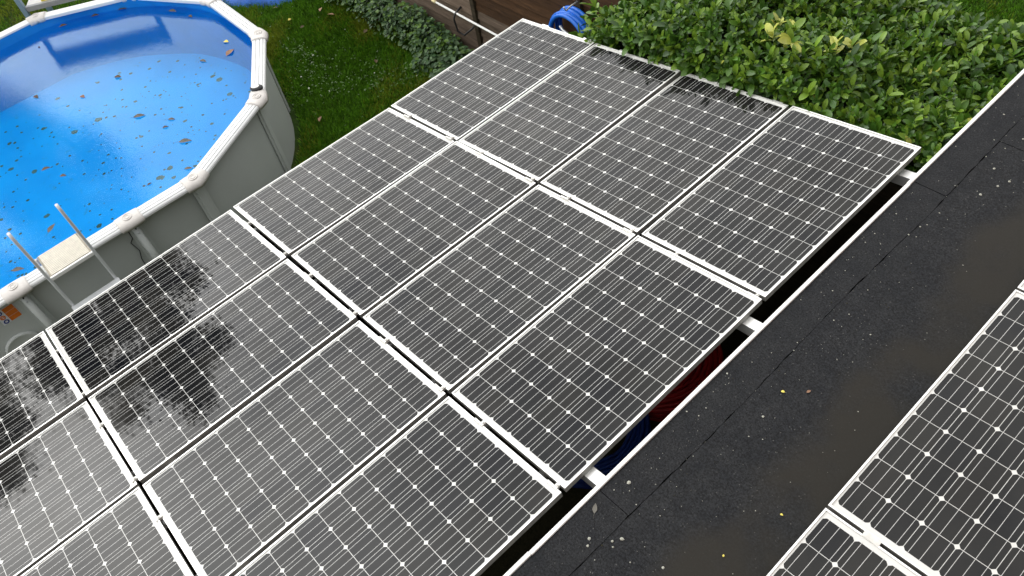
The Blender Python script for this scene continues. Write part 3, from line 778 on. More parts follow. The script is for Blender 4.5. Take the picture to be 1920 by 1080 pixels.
# dead leaves
def leaf_mesh(name, L_, W_, mats, curl=0.1, stalk=0.3):
    us = [0, 0.15, 0.35, 0.6, 0.82, 1.0]; ws = [0.05, 0.6, 1.0, 0.85, 0.45, 0.03]; b = MB(); vs = []; fs = []
    for u, ww in zip(us, ws):
        z = curl * L_ * math.sin(math.pi * u)
        vs += [(u * L_, -ww * W_ / 2, z + 0.12 * W_ * ww), (u * L_, 0, z), (u * L_, ww * W_ / 2, z + 0.12 * W_ * ww)]
    for i in range(5):
        o = i * 3; fs += [(o, o + 3, o + 4, o + 1), (o + 1, o + 4, o + 5, o + 2)]
    b.add(vs, fs, 0, True)
    if stalk:
        b.add([(-stalk * L_, 0, 0), (0, -0.002, 0), (0, 0.002, 0)], [(0, 1, 2)])
    return b.mesh(name, mats)
LM = [leaf_mesh('dead_leaf', 0.13, 0.06, M['deadleaf_grey'], 0.03, 0.6), leaf_mesh('dead_leaf', 0.10, 0.055, M['deadleaf'], 0.06, 0.25), leaf_mesh('dead_leaf', 0.12, 0.07, M['deadleaf_pale'], 0.05, 0.2), leaf_mesh('dead_leaf', 0.07, 0.05, M['yellowleaf'], 0.08, 0.1)]
def dead_leaf(x, y, z, k, s, rz, label, group, tilt=0.0):
    o = link('dead_leaf', LM[k], None, (x, y, z)); o.rotation_euler = (tilt, 0, rz); o.scale = (s, s, s)
    return tag(o, label, 'leaf', group)
fl = [(-4.28, 3.41, 2, 1.3, 1.9, 'pale brown leaf floating near the far rounded end of the pool'),
      (-4.62, 3.56, 3, 1.2, 0.4, 'small yellow leaf floating by the far corner of the pool'),
      (-4.13, 1.96, 0, 1.25, 0.9, 'grey long-stalked leaf in the middle of the pool'),
      (-3.17, 2.12, 0, 1.3, 0.8, 'large grey leaf with long stalk near the inner straight rim'),
      (-4.51, 3.13, 0, 0.9, 0.3, 'grey leaf beside the pale brown one at the far end of the pool'),
      (-2.66, 1.93, 0, 0.8, 0.8, 'grey leaf against the rim by the third joint cap'),
      (-3.60, 2.11, 1, 0.8, 1.0, 'small brown leaf left of the large grey leaf'),
      (-3.70, 2.24, 0, 0.8, 0.6, 'grey leaf just beyond the small brown leaf in mid pool'),
      (-2.76, 1.50, 1, 0.6, 1.6, 'small leaf in the water below the second joint cap'),
      (-2.98, 0.37, 0, 1.1, 2.2, 'curved grey leaf floating beyond the ladder'),
      (-4.13, 0.73, 1, 1.1, 1.2, 'dark leaf at the left border of the pool, the larger of a pair'),
      (-3.83, 0.85, 1, 0.9, 0.7, 'dark leaf right of the pair at the left border'),
      (-2.74, -0.14, 0, 1.1, 0.9, 'grey leaf in the water near the left joint cap'),
      (-5.20, 2.18, 1, 1.1, 0.6, 'brown leaf below the dark reflected rectangle'),
      (-5.20, 1.69, 2, 0.8, 0.2, 'reddish leaf in the tree reflection'),
      (-5.78, 1.26, 1, 1.1, 0.1, 'dark curled leaf floating near the far straight side'),
      (-7.20, 2.18, 1, 1.2, 1.1, 'dark leaf floating along the far liner, leftmost of the row'),
      (-7.02, 2.62, 1, 1.2, 1.0, 'brown leaf floating along the far liner, second of the row'),
      (-6.82, 2.97, 1, 1.3, 0.9, 'brown leaf floating along the far liner, third of the row'),
      (-6.46, 3.36, 1, 1.2, 0.7, 'dark leaf floating against the far liner at the top border'),
      (-6.08, 3.45, 0, 1.1, 0.4, 'dark leaf floating by the far liner left of the corner'),
      (-5.68, 3.57, 1, 0.9, 0.1, 'small brown leaf floating nearest the far corner of the liner'),
      (-6.95, 1.76, 1, 0.5, 0.1, 'very small brown leaf near the far straight side of the pool')]
for (x, y, k, s, rz, lab) in fl:
    dead_leaf(x, y, ZW + 0.004, k, s, rz, lab, 'dead leaves on the pool water')
# sunken debris on the pool floor (uncountable flecks)
pts = []
for i in range(520):
    x = rng.uniform(-6.9, -2.6); y = rng.uniform(-1.5, 3.9); v_ = Vector((x, y))
    q = v_ - cc_n
    if q.length > 2.5 and q.dot(dirv) < 0: continue
    r = min(0.055, rng.lognormal(-4.25, 0.55)); pts.append((x, y, FLZ + 0.002, r, 0.004, int(rng.random() < 0.3)))
db = blobs('pool_debris', pts, [M['deadleaf_grey'], M['deadleaf']]); tag(db, 'brown and grey leaf debris sunk on the pool floor', kind='stuff')

# pebble-like solar light on the rim
pb = empty('rim_pebble', (-3.02, 3.215, RIM + 0.014)); tag(pb, 'small white-topped black oval lamp lying on the pool rim', 'lamp')
def ellipsoid(rx, ry, rz_, cz, zmin=-1.0, seg=16, rng_=8):
    vs = []; fs = []
    for i in range(rng_ + 1):
        a = math.asin(zmin) + (math.pi / 2 - math.asin(zmin)) * i / rng_
        for k in range(seg): t = 2 * math.pi * k / seg; vs.append((rx * math.cos(a) * math.cos(t), ry * math.cos(a) * math.sin(t), cz + rz_ * math.sin(a)))
    for i in range(rng_):
        for k in range(seg): l_ = (k + 1) % seg; fs.append((i * seg + k, i * seg + l_, (i + 1) * seg + l_, (i + 1) * seg + k))
    b = MB(); b.add(vs, fs, 0, True); return b
o = ellipsoid(0.085, 0.062, 0.034, 0.022, -0.95).build('base', M['black'], pb)
o = ellipsoid(0.056, 0.040, 0.016, 0.044, 0.0).build('cover', M['white_paint'], pb); o.location = (-0.006, -0.004, 0)
for o in pb.children: o.rotation_euler[2] = 0.7

# ladder over the rim
ld = empty('pool_ladder', (-2.2, 0.37, GZ)); tag(ld, 'pool ladder with cream ribbed platform and two tube handrails over the rim', 'ladder')
linv = Matrix.Translation((2.2, -0.37, -GZ))
def lpart(mb, name, mat, bevel=None):
    o = mb.build(name, mat, ld, bevel); o.matrix_parent_inverse = linv; return o
w = MB(); w.box(-2.44, -2.035, 0.145, 0.605, -1.105, -1.087); lpart(w, 'platform', M['tread_dark'], 0.006)
plat = [c for c in ld.children][0]
for k in range(16):
    x_ = -2.43 + k * 0.0245; w = MB(); w.box(x_, x_ + 0.0165, 0.165, 0.585, -1.085, -1.081); o = w.build('rib', M['tread'], plat); o.matrix_parent_inverse = Matrix.Identity(4)
w = MB(); w.box(-2.032, -2.005, 0.11, 0.635, -1.125, -1.083); lpart(w, 'front_edge', M['white_paint'], 0.006)
for y_ in (0.125, 0.62):
    pts_ = [(-1.93, y_, -1.95), (-1.985, y_, -1.45), (-2.012, y_, -1.12), (-2.022, y_, -0.9), (-2.028, y_, -0.62), (-2.034, y_, -0.50), (-2.052, y_, -0.46), (-2.075, y_, -0.448)]
    w = MB(); w.tube(pts_, 0.017, 10); lpart(w, 'handrail', M['ladder'])
    w = MB(); w.tube([(-1.93, y_, -1.93), (-1.89, y_, GZ)], 0.016, 10); lpart(w, 'leg', M['ladder'])
    w = MB(); w.tube([(-2.43, y_, -1.10), (-2.46, y_, -1.4), (-2.47, y_, -2.2)], 0.016, 10); lpart(w, 'inner_rail', M['ladder'])
for (xx, zz) in ((-1.955, -1.50), (-1.93, -1.78), (-1.90, -2.08)):
    w = MB(); w.box(xx - 0.01, xx + 0.07, 0.10, 0.645, zz - 0.02, zz + 0.012); lpart(w, 'step', M['ladder'], 0.005)

# dark cable on the wall
w = MB(); w.tube([(-2.25, 1.02, -1.22), (-2.26, 1.014, -1.32), (-2.265, 1.011, -1.397), (-2.265, 0.968, -1.439), (-2.265, 0.993, -1.583), (-2.265, 0.96, -1.69), (-2.265, 0.95, -1.82)], 0.005, 6)
o = w.build('cable', M['black']); tag(o, 'thin black cable hanging from the pool upright under the rim', 'cable')

# ------------------------------------------------------------------ raised platform beyond the pool
pf = empty('garden_platform', (-8.0, 3.0, GZ)); tag(pf, 'raised platform with pale top, grey edge and blue-grey posts beyond the pool', 'platform')
ax = Vector((0.52, 0.854)); ay = Vector((-0.854, 0.52)); o2 = Vector((-7.93, 1.98))
def PP(u, v): q = o2 + ax * u + ay * v; return q
def pbox(name, mat, u0, u1, v0, v1, z0, z1, bev=0.004):
    w = MB(); c = [PP(u0, v0), PP(u1, v0), PP(u1, v1), PP(u0, v1)]
    w.add([(p.x, p.y, z0) for p in c] + [(p.x, p.y, z1) for p in c], [(3, 2, 1, 0), (4, 5, 6, 7), (0, 1, 5, 4), (1, 2, 6, 5), (2, 3, 7, 6), (3, 0, 4, 7)])
    o = w.build(name, mat, pf, bev); o.matrix_parent_inverse = Matrix.Translation((8.0, -3.0, -GZ)); return o
pbox('top', M['pale'], 0.04, 1.70, 0.05, 0.72, -1.15, -1.12)
pbox('edge_beam', M['grey'], 0.03, 1.72, -0.01, 0.045, -1.19, -1.115)
for (u, v) in ((0, 0), (1.74, 0), (0, 0.76), (1.74, 0.76)): pbox('post', M['bluegrey'], u - 0.035, u + 0.035, v - 0.035, v + 0.035, GZ, -0.35 if v < 0.5 else -1.0)
pbox('guard_board', M['grey'], 0.038, 1.70, -0.015, 0.015, -0.68, -0.37)
pbox('brace', M['bluegrey'], -0.02, 0.02, 0.0, 0.75, -1.0, -0.96)
yb = empty('yellow_sponge', (0, 0, 0)); q = PP(0.42, 0.15); yb.location = (q.x, q.y, -1.119); tag(yb, 'yellow plastic tray lying on the pale platform top', 'tray')
w = MB(); w.box(-0.13, 0.13, -0.07, 0.07, 0.0, 0.02); o = w.build('bottom', M['yellow'], yb, 0.004); o.rotation_euler[2] = 1.05
w = MB()
for (a0_, a1_, b0_, b1_) in ((-0.15, 0.15, 0.07, 0.085), (-0.15, 0.15, -0.085, -0.07), (-0.15, -0.13, -0.07, 0.07), (0.13, 0.15, -0.07, 0.07)): w.box(a0_, a1_, b0_, b1_, 0.0, 0.055)
o = w.build('side', M['yellow'], yb, 0.003); o.rotation_euler[2] = 1.05
# blue tarp on the lawn
n = 26; vs = []
for i in range(n):
    for j in range(n):
        u, v = i / (n - 1) * 2 - 1, j / (n - 1) * 2 - 1
        r_ = math.hypot(u, v); rad_ = 1.0 + 0.10 * math.sin(3 * math.atan2(v, u) + 1)
        k = max(abs(u), abs(v)) / (r_ + 1e-6)
        x, y = u * k, v * k
        h = 0.16 * max(0, 1 - (max(abs(u), abs(v)) / 1.0) ** 4) + 0.04 * math.sin(7 * x + 3 * y) * (1 - max(abs(u), abs(v))) + 0.03 * math.sin(13 * y - 5 * x) * (1 - max(abs(u), abs(v)))
        vs.append((x * 0.75 * rad_, y * 0.75 * rad_, h + 0.005))
w = MB(); w.add(vs, [(i * n + j, (i + 1) * n + j, (i + 1) * n + j + 1, i * n + j + 1) for i in range(n - 1) for j in range(n - 1)], 0, True)
o = w.build('blue_tarp', M['tarp'], None, None, (-7.35, 5.45, GZ)); tag(o, 'crumpled blue tarpaulin on the lawn beyond the pool rim', 'tarpaulin')

# ------------------------------------------------------------------ fence
FY = 6.22
posts = [-6.58, -4.53, -2.49, -0.44, 1.30]
fz0, fh, nb = -2.22, 0.142, 14
fence = empty('garden_fence', (-2.6, FY, GZ)); tag(fence, 'brown wooden fence of horizontal boards behind the weeds and the hedge', 'fence')
finv = Matrix.Translation((2.6, -FY, -GZ))
for i in range(4):
    x0, x1 = posts[i] + 0.045, posts[i + 1] - 0.045
    w = MB(); w.box(x0 + 0.10, x0 + 0.135, FY + 0.030, FY + 0.06, fz0, fz0 + nb * 0.134); w.box(x1 - 0.135, x1 - 0.10, FY + 0.030, FY + 0.06, fz0, fz0 + nb * 0.134)
    e = w.build('panel', M['post'], fence); e.matrix_parent_inverse = finv
    for b in range(nb):
        z = fz0 + b * 0.134
        w = MB(); dx = random.uniform(-0.004, 0.004); hx = (x1 - x0) / 2
        w.add([(-hx + dx, -0.008, 0), (hx + dx, -0.008, 0), (hx + dx, 0.014, 0), (-hx + dx, 0.014, 0), (-hx + dx, 0.014, fh), (hx + dx, 0.014, fh), (hx + dx, 0.026, fh), (-hx + dx, 0.026, fh)],
              [(0, 3, 2, 1), (4, 5, 6, 7), (0, 1, 5, 4), (1, 2, 6, 5), (2, 3, 7, 6), (3, 0, 4, 7)])
        mat_ = M['wood_grey'] if (i < 2 or (i == 2 and b < 6)) else M['wood_dark']
        o = w.build('board', mat_, e); o.location = ((x0 + x1) / 2, FY + random.uniform(-0.003, 0.003), fz0 + b * 0.134); o.rotation_euler = (random.uniform(-0.015, 0.015), random.uniform(-0.0015, 0.0015), 0)
for i, x_ in enumerate(posts):
    w = MB(); w.box(x_ - 0.04, x_ + 0.04, FY - 0.035, FY + 0.05, GZ, -0.22); o = w.build('post', M['post'], fence, 0.004); o.matrix_parent_inverse = finv
for i in range(4):
    w = MB(); w.box(posts[i] + 0.045, posts[i + 1] - 0.045, FY - 0.012, FY + 0.03, GZ, fz0 - 0.004); o = w.build('base_board', M['concrete'], fence, 0.003); o.matrix_parent_inverse = finv
# white pole and its black hook
e = empty('white_pole', (-2.2, FY - 0.10, -1.58)); tag(e, 'long white pole hung level along the wooden fence', 'pole')
w = MB(); w.tube([(-1.04, 0, 0.045), (1.6, 0, -0.03)], 0.015, 10); w.build('shaft', M['white_paint'], e)
w = MB(); w.tube([(-1.12, 0, 0.048), (-1.04, 0, 0.045)], 0.022, 10); w.build('grip', M['cream'], e)
w = MB(); w.tube([(-2.80, FY + 0.0, -1.50), (-2.80, FY - 0.12, -1.545), (-2.82, FY - 0.145, -1.62), (-2.79, FY - 0.145, -1.80), (-2.72, FY - 0.10, -1.86), (-2.56, FY - 0.05, -1.72), (-2.55, FY + 0.0, -1.68)], 0.014, 6)
o = w.build('pole_hook', M['black']); tag(o, 'black bent metal hook holding the white pole on the fence', 'hook')
# blue hose coil
e = empty('blue_hose', (-0.45, FY - 0.13, -0.98)); tag(e, 'thick blue hose coiled and hung on the fence post behind the panels', 'hose')
for k in range(5):
    a_, b_ = 0.29 + rng.uniform(-0.03, 0.03), 0.33 + rng.uniform(-0.03, 0.03)
    n = 40; yo = -0.02 + 0.055 * (k - 2) * 0.8
    cx = rng.uniform(-0.03, 0.03)
    pts_ = [(cx + a_ * math.cos(2 * math.pi * i / n) * (1 + 0.05 * math.sin(4 * math.pi * i / n + k)), yo + 0.015 * math.sin(2 * math.pi * i / n + k), b_ * math.sin(2 * math.pi * i / n) - 0.03 * (k % 2)) for i in range(n)]
    w = MB(); w.tube(pts_, 0.024, 10, 0, True); w.build('loop', M['blue_hose'], e)
w = MB(); w.tube([(-0.10, -0.10, 0.16), (-0.05, -0.11, 0.13), (0.02, -0.115, 0.115), (0.09, -0.12, 0.12)], 0.016, 8); w.build('nozzle', M['steel'], e)
w = MB(); w.tube([(0.09, -0.12, 0.12), (0.125, -0.12, 0.123)], 0.019, 8); w.build('tip', M['red'], e)
w = MB(); w.tube([(0.03, 0.08, 0.42), (0.03, -0.02, 0.42), (0.03, -0.10, 0.40), (0.03, -0.13, 0.46)], 0.010, 6); o = w.build('hose_hook', M['steel'], None, None, (-0.45, FY - 0.13, -0.98)); tag(o, 'grey metal hook on the fence post above the blue hose', 'hook')

# ------------------------------------------------------------------ foliage helpers
def inst_mesh(name, tv, tf, pos, ax, nr_, sc, mats, mi, smooth=True):
    """tv (k,3) template with x along the leaf, z its normal; one copy per row of pos"""
    ax = ax / np.linalg.norm(ax, axis=1, keepdims=True)
    sd_ = np.cross(nr_, ax); sd_ /= np.linalg.norm(sd_, axis=1, keepdims=True) + 1e-9
    nn = np.cross(ax, sd_)
    sc = np.asarray(sc)[:, None, None] if np.ndim(sc) == 1 else sc
    V = pos[:, None, :] + sc * (tv[None, :, 0:1] * ax[:, None, :] + tv[None, :, 1:2] * sd_[:, None, :] + tv[None, :, 2:3] * nn[:, None, :])
    N, k = len(pos), len(tv)
    F = (tf[None] + (np.arange(N) * k)[:, None, None]).reshape(-1, tf.shape[1])
    return mesh_np(name, V.reshape(-1, 3), F, mats, np.repeat(mi, len(tf)), smooth)

def leaf_template(us, ws, curl, fold):
    tv = []; tf = []
    for u, ww in zip(us, ws):
        z = -curl * u * u
        tv += [(u, -ww / 2, z + fold * ww), (u, 0, z), (u, ww / 2, z + fold * ww)]
    for i in range(len(us) - 1):
        o = i * 3; tf += [(o, o + 3, o + 4, o + 1), (o + 1, o + 4, o + 5, o + 2)]
    return np.array(tv), np.array(tf)
LT, LF = leaf_template([0, 0.10, 0.32, 0.62, 0.88, 1.0], [0.04, 0.20, 0.40, 0.46, 0.32, 0.06], 0.22, 0.18)

# ------------------------------------------------------------------ laurel hedge
HX0, HX1, HY0, HY1 = 0.80, 4.75, 5.13, 6.93
def htop(x, y):
    base = 0.37 + 0.13 * np.exp(-((x - 2.05) / 0.75) ** 2) + 0.03 * np.sin(x * 2.3 + 1) + 0.04 * np.sin(y * 3.1 + x) + 0.03 * np.sin(x * 5.7 - y * 4)
    edge = np.clip((x - HX0) / 0.55, 0, 1); e2 = np.clip((y - HY0 + 0.02) / 0.30, 0, 1); e3 = np.clip((HY1 - y) / 0.35, 0, 1)
    return base - 0.32 * (1 - edge) ** 2 - 0.05 * (1 - e2) ** 2 - 0.15 * (1 - e3) ** 2
hd = empty('laurel_hedge', (2.8, 6.0, GZ)); tag(hd, 'broad clipped cherry laurel hedge with glossy green leaves beyond the panels', 'hedge')
hinv = Matrix.Translation((-2.8, -6.0, -GZ))
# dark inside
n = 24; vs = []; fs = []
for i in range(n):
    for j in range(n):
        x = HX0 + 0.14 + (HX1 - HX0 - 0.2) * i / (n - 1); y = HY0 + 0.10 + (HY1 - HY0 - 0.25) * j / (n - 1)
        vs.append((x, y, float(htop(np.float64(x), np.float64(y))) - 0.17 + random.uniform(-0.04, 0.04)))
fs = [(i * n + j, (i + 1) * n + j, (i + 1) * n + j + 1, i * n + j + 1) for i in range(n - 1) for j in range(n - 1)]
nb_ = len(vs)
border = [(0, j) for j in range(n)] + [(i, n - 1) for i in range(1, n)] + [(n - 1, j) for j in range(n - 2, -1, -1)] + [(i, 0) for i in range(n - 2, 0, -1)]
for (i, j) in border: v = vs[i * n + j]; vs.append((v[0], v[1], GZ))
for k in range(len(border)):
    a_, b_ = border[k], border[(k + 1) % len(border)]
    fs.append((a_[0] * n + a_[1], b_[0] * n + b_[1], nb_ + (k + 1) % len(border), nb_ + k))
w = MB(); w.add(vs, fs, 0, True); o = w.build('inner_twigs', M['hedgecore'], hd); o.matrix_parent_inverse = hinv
# shoots
P_, A_, N_, S_, MI_ = [], [], [], [], []
stem = MB()
def shoot(p, axis, nl_, size, bias=0, light=0.0, spread=(0.45, 1.15)):
    axis = np.array(axis, float); axis /= np.linalg.norm(axis)
    t = np.cross(axis, [0.3, 0.9, 0.1]); t /= np.linalg.norm(t); b = np.cross(axis, t); ph = rng.uniform(0, 6.28)
    for k in range(nl_):
        a = ph + k * 2.4 + rng.normal(0, 0.25); f_ = k / max(1, nl_ - 1)
        th = spread[1] - (spread[1] - spread[0]) * f_ + rng.normal(0, 0.15)
        d = axis * math.cos(th) + (t * math.cos(a) + b * math.sin(a)) * math.sin(th)
        nn = axis * math.sin(th) - (t * math.cos(a) + b * math.sin(a)) * math.cos(th) + rng.normal(0, 0.25, 3)
        P_.append(p + axis * (f_ * 0.07 - 0.05)); A_.append(d); N_.append(nn); S_.append(size * float(np.clip(rng.normal(0.95, 0.27), 0.4, 1.6)))
        r = rng.random()
        if r < light: MI_.append(3)
        else: MI_.append(min(2, int(rng.choice([0, 1, 1, 2], p=[0.30, 0.26, 0.20, 0.24]) + bias)))
for i in range(3600):
    x = rng.uniform(HX0 - 0.02, HX1); y = rng.uniform(HY0 - 0.03, HY1)
    z = float(htop(np.float64(x), np.float64(y))) + rng.normal(-0.01, 0.038) - 0.06 * max(0, math.sin(x * 9.3 + 2 * math.sin(y * 4)) * math.sin(y * 8.1 + x * 2))
    ax_ = np.array([rng.normal(0, 0.35), rng.normal(0, 0.35), 1.0])
    if x < HX0 + 0.3: ax_[0] -= 0.7
    if y < HY0 + 0.2: ax_[1] -= 0.6
    shoot(np.array([x, y, z]), ax_, int(rng.integers(5, 9)), 0.076, 1 if rng.random() < 0.22 else 0, 0.003)
for i in range(1600):       # near face and left end
    if i % 3: x = rng.uniform(HX0, HX1); y = HY0 + rng.normal(0, 0.035); ax_ = np.array([rng.normal(0, 0.4), -1.0, rng.uniform(0.2, 1.0)])
    else: x = HX0 + rng.normal(0, 0.06); y = rng.uniform(HY0, HY1); ax_ = np.array([-1.0, rng.normal(0, 0.4), rng.uniform(0.1, 0.9)])
    zt = float(htop(np.float64(max(x, HX0 + 0.02)), np.float64(max(y, HY0))))
    z = zt - rng.uniform(0.0, 1.5) ** 1.3
    shoot(np.array([x, y, z]), ax_, int(rng.integers(5, 8)), 0.084, 0)
# straggling shoots at the left end and over the panel edge
for (p, a_, s_) in [((0.72, 5.35, 0.12), (-0.6, -0.2, 0.7), 0.13), ((0.62, 5.25, -0.10), (-0.8, -0.3, 0.4), 0.13), ((0.70, 5.22, -0.3), (-0.8, -0.4, 0.3), 0.13), ((0.78, 5.3, 0.25), (-0.5, 0, 0.9), 0.12), ((0.95, 5.2, 0.05), (-0.4, -0.6, 0.6), 0.13),
                    ((2.38, 5.08, 0.33), (0.0, -0.9, 0.25), 0.10), ((1.95, 5.10, 0.27), (0, -0.8, 0.6), 0.10), ((1.75, 5.10, 0.27), (0, -0.7, 0.8), 0.10), ((2.95, 5.12, 0.36), (0.2, -0.6, 0.5), 0.10), ((2.1, 5.10, 0.28), (0, -0.8, 0.6), 0.10)]:
    shoot(np.array(p), a_, 7, s_, 0)
for i in range(26):
    x = rng.uniform(1.35, 2.75)
    shoot(np.array([x, 5.12 + rng.normal(0, 0.02), float(htop(np.float64(x), np.float64(5.1))) - rng.uniform(0.0, 0.16)]), (rng.normal(0, 0.4), -0.8, rng.uniform(0.2, 0.8)), 6, 0.105, 0)
# yellowing sprigs on top
for (x, y) in [(2.49, 5.59), (2.62, 5.60), (2.54, 5.46), (2.70, 5.47), (3.01, 5.58), (3.08, 5.68)]:
    shoot(np.array([x, y, float(htop(np.float64(x), np.float64(y))) + 0.07]), (rng.normal(0, 0.3), rng.normal(0, 0.3), 1), 7, 0.10, 1, 0.65)
P_ = np.array(P_); A_ = np.array(A_); N_ = np.array(N_); S_ = np.array(S_); MI_ = np.array(MI_)
cpos = np.array(cam.matrix_world.translation)
up_face = (P_[:, 2] > np.array([float(htop(np.float64(max(HX0, min(HX1, q[0]))), np.float64(max(HY0, min(HY1, q[1]))))) for q in P_]) - 0.08) & (P_[:, 0] < 4.0)
vis = np.where(up_face, S_ / np.linalg.norm(P_ - cpos, axis=1), 0)
big = np.argsort(-vis)[:300]
mask = np.ones(len(P_), bool); mask[big] = False
o = link('foliage', inst_mesh('foliage', LT, LF, P_[mask], A_[mask], N_[mask], S_[mask], M['laurel'], MI_[mask]), hd); o.matrix_parent_inverse = hinv; tag(o, kind='stuff')
lm = []
for k in range(4):
    me = mesh_np('leaf', LT, LF, [M['laurel'][k]], None, True); lm.append(me)
for i in big:
    x = Vector(A_[i]).normalized(); y = Vector(N_[i]).cross(x).normalized(); z = x.cross(y)
    mt = (Matrix((x, y, z)).transposed() * float(S_[i])).to_4x4(); mt.translation = Vector(P_[i]) - Vector((2.8, 6.0, GZ))
    link('leaf', lm[MI_[i]], hd, None, mt)

# ------------------------------------------------------------------ lawn grass, clover and weeds (uncountable)
def in_pool(x, y, m_=0.08):
    q = np.stack([x - cc_n.x, y - cc_n.y], 1); along = -(q @ np.array(dirv))
    perp = np.abs(q @ np.array([-dirv.y, dirv.x]))
    return np.where(along > 0, np.hypot(q[:, 0], q[:, 1]) < PRAD * 0.985 + m_, perp < PRAD * 0.985 + m_)
def scatter(n, x0, x1, y0, y1):
    x = rng.uniform(x0, x1, n); y = rng.uniform(y0, y1, n)
    k = ~in_pool(x, y); return x[k], y[k]
X, Y = [], []
for args in ((95000, -7.6, -2.2, 2.6, 6.15), (14000, -13.0, -7.7, 0.6, 3.2), (16000, 0.8, 3.4, 9.6, 12.5)):
    a_, b_ = scatter(*args); X.append(a_); Y.append(b_)
X = np.concatenate(X); Y = np.concatenate(Y); n = len(X)
fld = np.sin(X * 2.1 + 1.3 * np.sin(Y * 1.7)) + np.sin(Y * 3.3 + X * 1.1) + 0.6 * np.sin(X * 7 + Y * 5)
hgt = 0.05 + 0.035 * (fld + 2.5) / 5 + rng.uniform(0, 0.04, n)
GT, GF = np.array([(0, -0.5, 0), (0, 0.5, 0), (0.55, 0.38, 0.12), (0.55, -0.38, 0.12), (1.0, 0, 0.38)]), None
lean = rng.normal(0, 0.45, (n, 2)) + np.stack([0.25 * np.sin(Y * 2.3 + X), 0.25 * np.cos(X * 1.9)], 1)
axg = np.stack([lean[:, 0], lean[:, 1], np.ones(n)], 1)
nrg = np.stack([rng.normal(0, 1, n), rng.normal(0, 1, n), np.zeros(n)], 1)
wd = 0.0075
# scale: x by height, y by width -> build directly
axn = axg / np.linalg.norm(axg, axis=1, keepdims=True); sdn = np.cross(nrg, axn); sdn /= np.linalg.norm(sdn, axis=1, keepdims=True); nnn = np.cross(axn, sdn)
base = np.stack([X, Y, np.full(n, GZ)], 1)
V = np.zeros((n, 4, 3))
V[:, 0] = base - sdn * wd * 0.5; V[:, 1] = base + sdn * wd * 0.5
V[:, 2] = base + axn * hgt[:, None] * 0.6 + sdn * wd * 0.4 + nnn * hgt[:, None] * 0.06
V[:, 3] = base + axn * hgt[:, None] + nnn * hgt[:, None] * 0.3
F = np.arange(n * 4).reshape(n, 4)
mi = np.where(fld + rng.normal(0, 0.6, n) > 1.0, 2, np.where(rng.random(n) < 0.5, 0, 1))
o = link('lawn_grass', mesh_np('lawn_grass', V.reshape(-1, 3), F, M['grass'], mi)); tag(o, 'short mossy green grass growing round the pool', kind='stuff')
CT, CF = np.array([(0, 0, 0), (0.5, -0.45, 0.03), (1, -0.15, 0.0), (1, 0.15, 0.0), (0.5, 0.45, 0.03)]), np.array([(0, 1, 2, 3, 4)])
def patches(spec, mats, pal, name, label, zr, sz):
    Pp, Aa, Nn, Ss, Mm = [], [], [], [], []
    for (cx, cy, sx, sy, n_) in spec:
        x = rng.normal(cx, sx, n_); y = rng.normal(cy, sy, n_); k = ~in_pool(x, y); x, y = x[k], y[k]; n_ = len(x)
        Pp.append(np.stack([x, y, GZ + rng.uniform(*zr, n_)], 1)); a = rng.uniform(0, 6.28, n_)
        Aa.append(np.stack([np.cos(a), np.sin(a), rng.normal(0.1, 0.25, n_)], 1)); Nn.append(np.stack([rng.normal(0, 0.3, n_), rng.normal(0, 0.3, n_), np.ones(n_)], 1))
        Ss.append(rng.uniform(sz[0], sz[1], n_)); Mm.append(rng.choice(len(mats), n_, p=pal))
    o = link(name, inst_mesh(name, CT, CF, np.concatenate(Pp), np.concatenate(Aa), np.concatenate(Nn), np.concatenate(Ss), mats, np.concatenate(Mm), False))
    return tag(o, label, kind='stuff')
patches([(-3.55, 5.05, 0.30, 0.22, 170), (-3.95, 4.6, 0.16, 0.13, 60), (-4.5, 4.5, 0.18, 0.13, 80), (-4.1, 4.15, 0.25, 0.15, 40), (-5.15, 4.70, 0.22, 0.10, 110), (-3.2, 5.45, 0.2, 0.15, 120), (-4.6, 4.9, 1.0, 0.7, 120)],
        M['clover'], [0.985, 0.015], 'clover_patch', 'pale clover and daisy patches in the lawn', (0.04, 0.075), (0.018, 0.034))
# leafy weeds along the fence foot
Pp, Aa, Nn, Ss, Mm = [], [], [], [], []
for (cx, cy, rr_, hh, n_) in [(-5.9, 6.02, 0.26, 0.35, 260), (-5.4, 6.05, 0.22, 0.42, 240), (-5.0, 6.03, 0.24, 0.40, 260), (-4.55, 6.0, 0.26, 0.48, 330), (-4.1, 5.98, 0.26, 0.55, 380), (-3.75, 6.0, 0.26, 0.62, 420), (-3.35, 5.95, 0.27, 0.55, 420), (-3.0, 5.92, 0.27, 0.50, 420), (-2.65, 5.88, 0.26, 0.42, 380), (-2.3, 5.85, 0.26, 0.40, 320), (-1.9, 5.9, 0.3, 0.4, 240), (-3.2, 5.66, 0.16, 0.22, 160), (-2.7, 5.62, 0.18, 0.2, 160)]:
    a = rng.uniform(0, 6.28, n_); q = np.sqrt(rng.uniform(0, 1, n_)); x = cx + rr_ * q * np.cos(a); y = np.minimum(cy + rr_ * q * np.sin(a), FY - 0.03)
    z = GZ + hh * np.sqrt(np.clip(1 - q * q, 0, 1)) * rng.uniform(0.55, 1.0, n_) + 0.03
    Pp.append(np.stack([x, y, z], 1)); Aa.append(np.stack([np.cos(a) + rng.normal(0, 0.5, n_), np.sin(a) + rng.normal(0, 0.5, n_), rng.normal(0.05, 0.4, n_)], 1))
    Nn.append(np.stack([rng.normal(0, 0.4, n_), rng.normal(-0.2, 0.4, n_), np.ones(n_)], 1)); Ss.append(rng.uniform(0.045, 0.085, n_)); Mm.append(rng.choice(3, n_, p=[0.45, 0.3, 0.25]))
WT, WF = leaf_template([0, 0.2, 0.5, 0.8, 1.0], [0.05, 0.6, 0.75, 0.45, 0.03], 0.2, 0.12)
